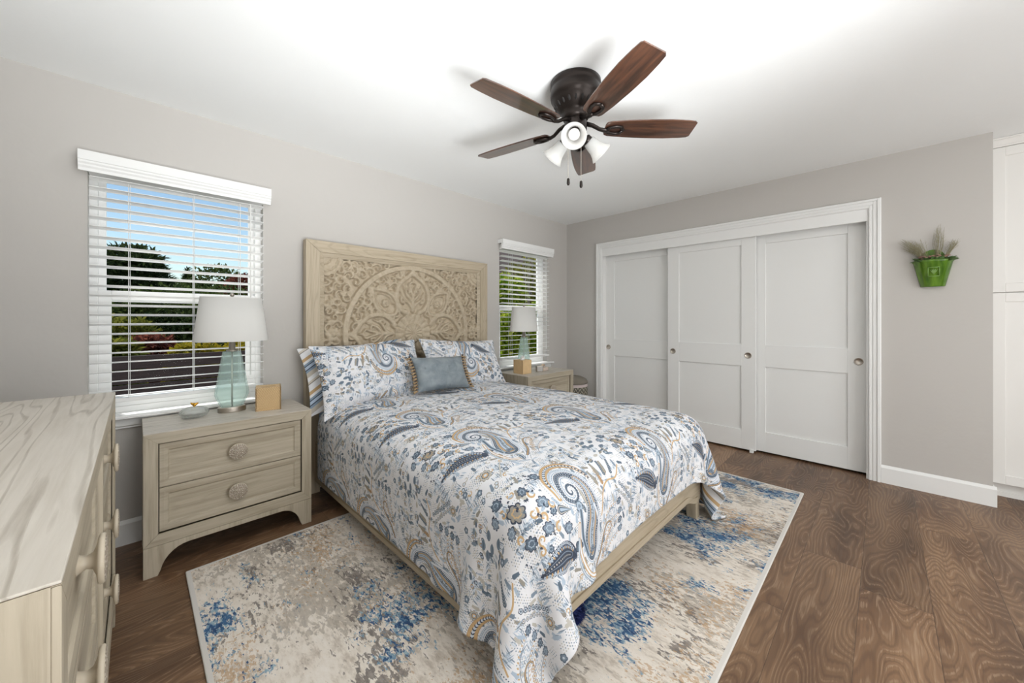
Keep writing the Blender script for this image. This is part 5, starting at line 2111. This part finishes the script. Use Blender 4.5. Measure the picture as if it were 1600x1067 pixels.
M_FENCE = fence_mat()
fr_ = thing('board_fence', 'dark brown horizontal board fence outside the near window', 'fence', (-5.2, 2.5, GZ))
for k in range(8):
    bm = BM()
    z = 0.03 + k * 0.147
    box(bm, -3.2, 2.6, 0, 0.025, z, z + 0.135)
    obj('board', bm, M_FENCE, fr_, bevel=0.004)
for x in (-3.0, -1.2, 0.6, 2.4):
    bm = BM()
    box(bm, x - 0.045, x + 0.045, 0.026, 0.116, 0, 1.16)
    obj('post', bm, M_FENCE, fr_)

TG = 'trees and shrubs outside the near window'
BG = 'shrubs behind the board fence'


def at(u, Y, v=None):
    """world point on the plane y=Y that lies in direction of image column u (and row v)"""
    f, hy, yaw = 584.34, 498.73, 0.7828
    k = (u - 800) / f
    dx, dy = math.cos(yaw) + k * math.sin(yaw), math.sin(yaw) - k * math.cos(yaw)
    t = (Y + 2.9164) / dy
    x = -3.9386 + t * dx
    return x, (1.2183 + t * (hy - v) / f if v is not None else None), t


# tall pine, left
x, zt, t = at(205, 16, 384)
s = t / 584.34
rng = random.Random(9)
bl = []
for (u, v, ru, rv) in ((207, 398, 24, 12), (190, 402, 18, 9), (226, 410, 20, 10), (178, 418, 22, 11), (205, 420, 34, 13), (236, 424, 18, 9), (170, 436, 24, 9), (210, 440, 38, 13), (238, 444, 20, 8),
                       (160, 398, 8, 6), (205, 462, 40, 12), (176, 476, 26, 10), (196, 492, 22, 9), (160, 466, 22, 10)):
    xx, zz, tt = at(u, 16, v)
    bl.append((xx - x, rng.uniform(-.8, .8), zz - GZ, ru * s * 1.1, ru * s * 1.1, rv * s))
plant('pine_tree', 'tall dark pine at the left of the near window view', 'tree', (x, 16, GZ), bl, 9000, 0.22, 0.06, L_PINE, 1, [[(0, 0, 0), (0.1, 0, 2.0), (-0.1, 0, zt - GZ - 0.6)]], TG)
for i, (u, Y, v0, ru, lab, mat, nm, cat) in enumerate(((294, 24, 418, 9, 'slim dark conifer near the middle of the near window skyline', L_PINE, 'conifer', 'tree'),
                                            (340, 17, 418, 34, 'broad round dark tree right of the slim conifer in the near window', L_DARK, 'broadleaf_tree', 'tree'),
                                            (385, 14, 432, 22, 'reddish leafed tree at the right edge of the near window view', L_RED, 'broadleaf_tree', 'tree'),
                                            (262, 20.5, 438, 20, 'low dark tree just right of the tall pine', L_DARK, 'broadleaf_tree', 'tree'))):
    x, z, t = at(u, Y, v0)
    s = t / 584.34
    hgt = z - GZ
    if nm == 'conifer':
        bl = [(0, 0, hgt - 0.3 - 0.32 * k, (ru * 0.35 + k * 2.4) * s, (ru * 0.35 + k * 2.4) * s, 0.28) for k in range(6)]
    else:
        bl = [(0, 0, hgt - ru * s * 0.7, ru * s, ru * s, ru * s * 0.75), (ru * s * 0.6, 0, hgt - ru * s * 1.1, ru * s * 0.7, ru * s * 0.7, ru * s * 0.6), (-ru * s * 0.6, 0.2, hgt - ru * s * 1.15, ru * s * 0.7, ru * s * 0.7, ru * s * 0.55), (0, -.2, hgt - ru * s * 1.7, ru * s * 1.1, ru * s, ru * s * 0.8)]
    plant(nm, lab, cat, (x, Y, GZ), bl, 3800, 0.17, 0.075, mat, 20 + i, None, TG)
for i, (u, Y, v0, ru, lab, mat) in enumerate(((270, 8, 452, 66, 'large dark green bush filling the middle of the near window', L_DARK),
                                             (190, 6.5, 500, 38, 'olive green bush left of the middle in the near window', L_OLIVE),
                                             (345, 11.5, 448, 62, 'dark leafy bush behind the near lamp shade', L_DARK),
                                             (235, 5.6, 528, 26, 'small reddish bush in front of the olive one', L_RED),
                                             (310, 4.7, 540, 28, 'yellow-green flowering shrub just over the fence top', L_YEL),
                                             (376, 4.0, 540, 24, 'yellow shrub over the fence beside the near lamp', L_YEL),
                                             (180, 4.4, 536, 22, 'pale olive shrub over the left end of the fence', L_OLIVE))):
    x, z, t = at(u, Y, v0)
    s = t / 584.34
    hgt = z - GZ
    R_ = ru * s
    bl = [(0, 0, max(0.3, hgt - R_ * 0.55), R_, R_ * 0.8, R_ * 0.6), (-R_ * 0.6, 0, hgt * 0.62, R_ * 0.7, R_ * 0.6, hgt * 0.36), (R_ * 0.6, 0, hgt * 0.6, R_ * 0.7, R_ * 0.6, hgt * 0.36), (0, 0, hgt * 0.4, R_ * 1.2, R_ * 0.8, hgt * 0.38)]
    plant('shrub', lab, 'shrub', (x, Y, GZ), bl, 7500 if R_ > 0.6 else 3600, 0.11, 0.055, mat, 40 + i, [[(0, 0, 0), (0.02, 0, hgt * 0.5)]], BG)

# bright hedge and a brown neighbouring wall outside the far window
HG = 'bright leafy bushes outside the far window'
for i, (u, Y, v0, ru, lab, mat) in enumerate(((790, 2.0, 432, 34, 'bright lime green bush outside the far window, left', L_LIME),
                                             (826, 4.3, 405, 46, 'tall yellow-green bush outside the far window, right', L_OLIVE),
                                             (806, 1.0, 486, 34, 'low lime green bush outside the far window behind the far lamp', L_LIME),
                                             (848, 3.0, 470, 34, 'lime bush at the right edge of the far window', L_LIME))):
    x, z, t = at(u, Y, v0)
    s = t / 584.34
    hgt = z - GZ
    R_ = ru * s
    bl = [(0, 0, hgt - R_ * 0.8, R_, R_ * 0.8, R_ * 0.8), (-R_ * 0.4, 0, hgt * 0.55, R_ * 0.9, R_ * 0.7, hgt * 0.42), (R_ * 0.4, 0, hgt * 0.45, R_ * 0.9, R_ * 0.7, hgt * 0.42)]
    plant('leafy_bush', lab, 'bush', (x, Y, GZ), bl, 3600, 0.10, 0.055, mat, 70 + i, [[(0, 0, 0), (0.02, 0, hgt * 0.6)]], HG)
bm = BM()
x0 = at(770, 6.2)[0]
box(bm, x0 - 1.2, x0 + 7.0, 6.2, 6.4, 0, 4.2)
o = obj('garden_wall', bm, plain('brown_siding', srgb(150, 128, 118), 0.8, 0.08, 4), loc=(0, 0, GZ))
tag(o, 'plain brown outside wall beyond the bushes of the far window', 'wall')
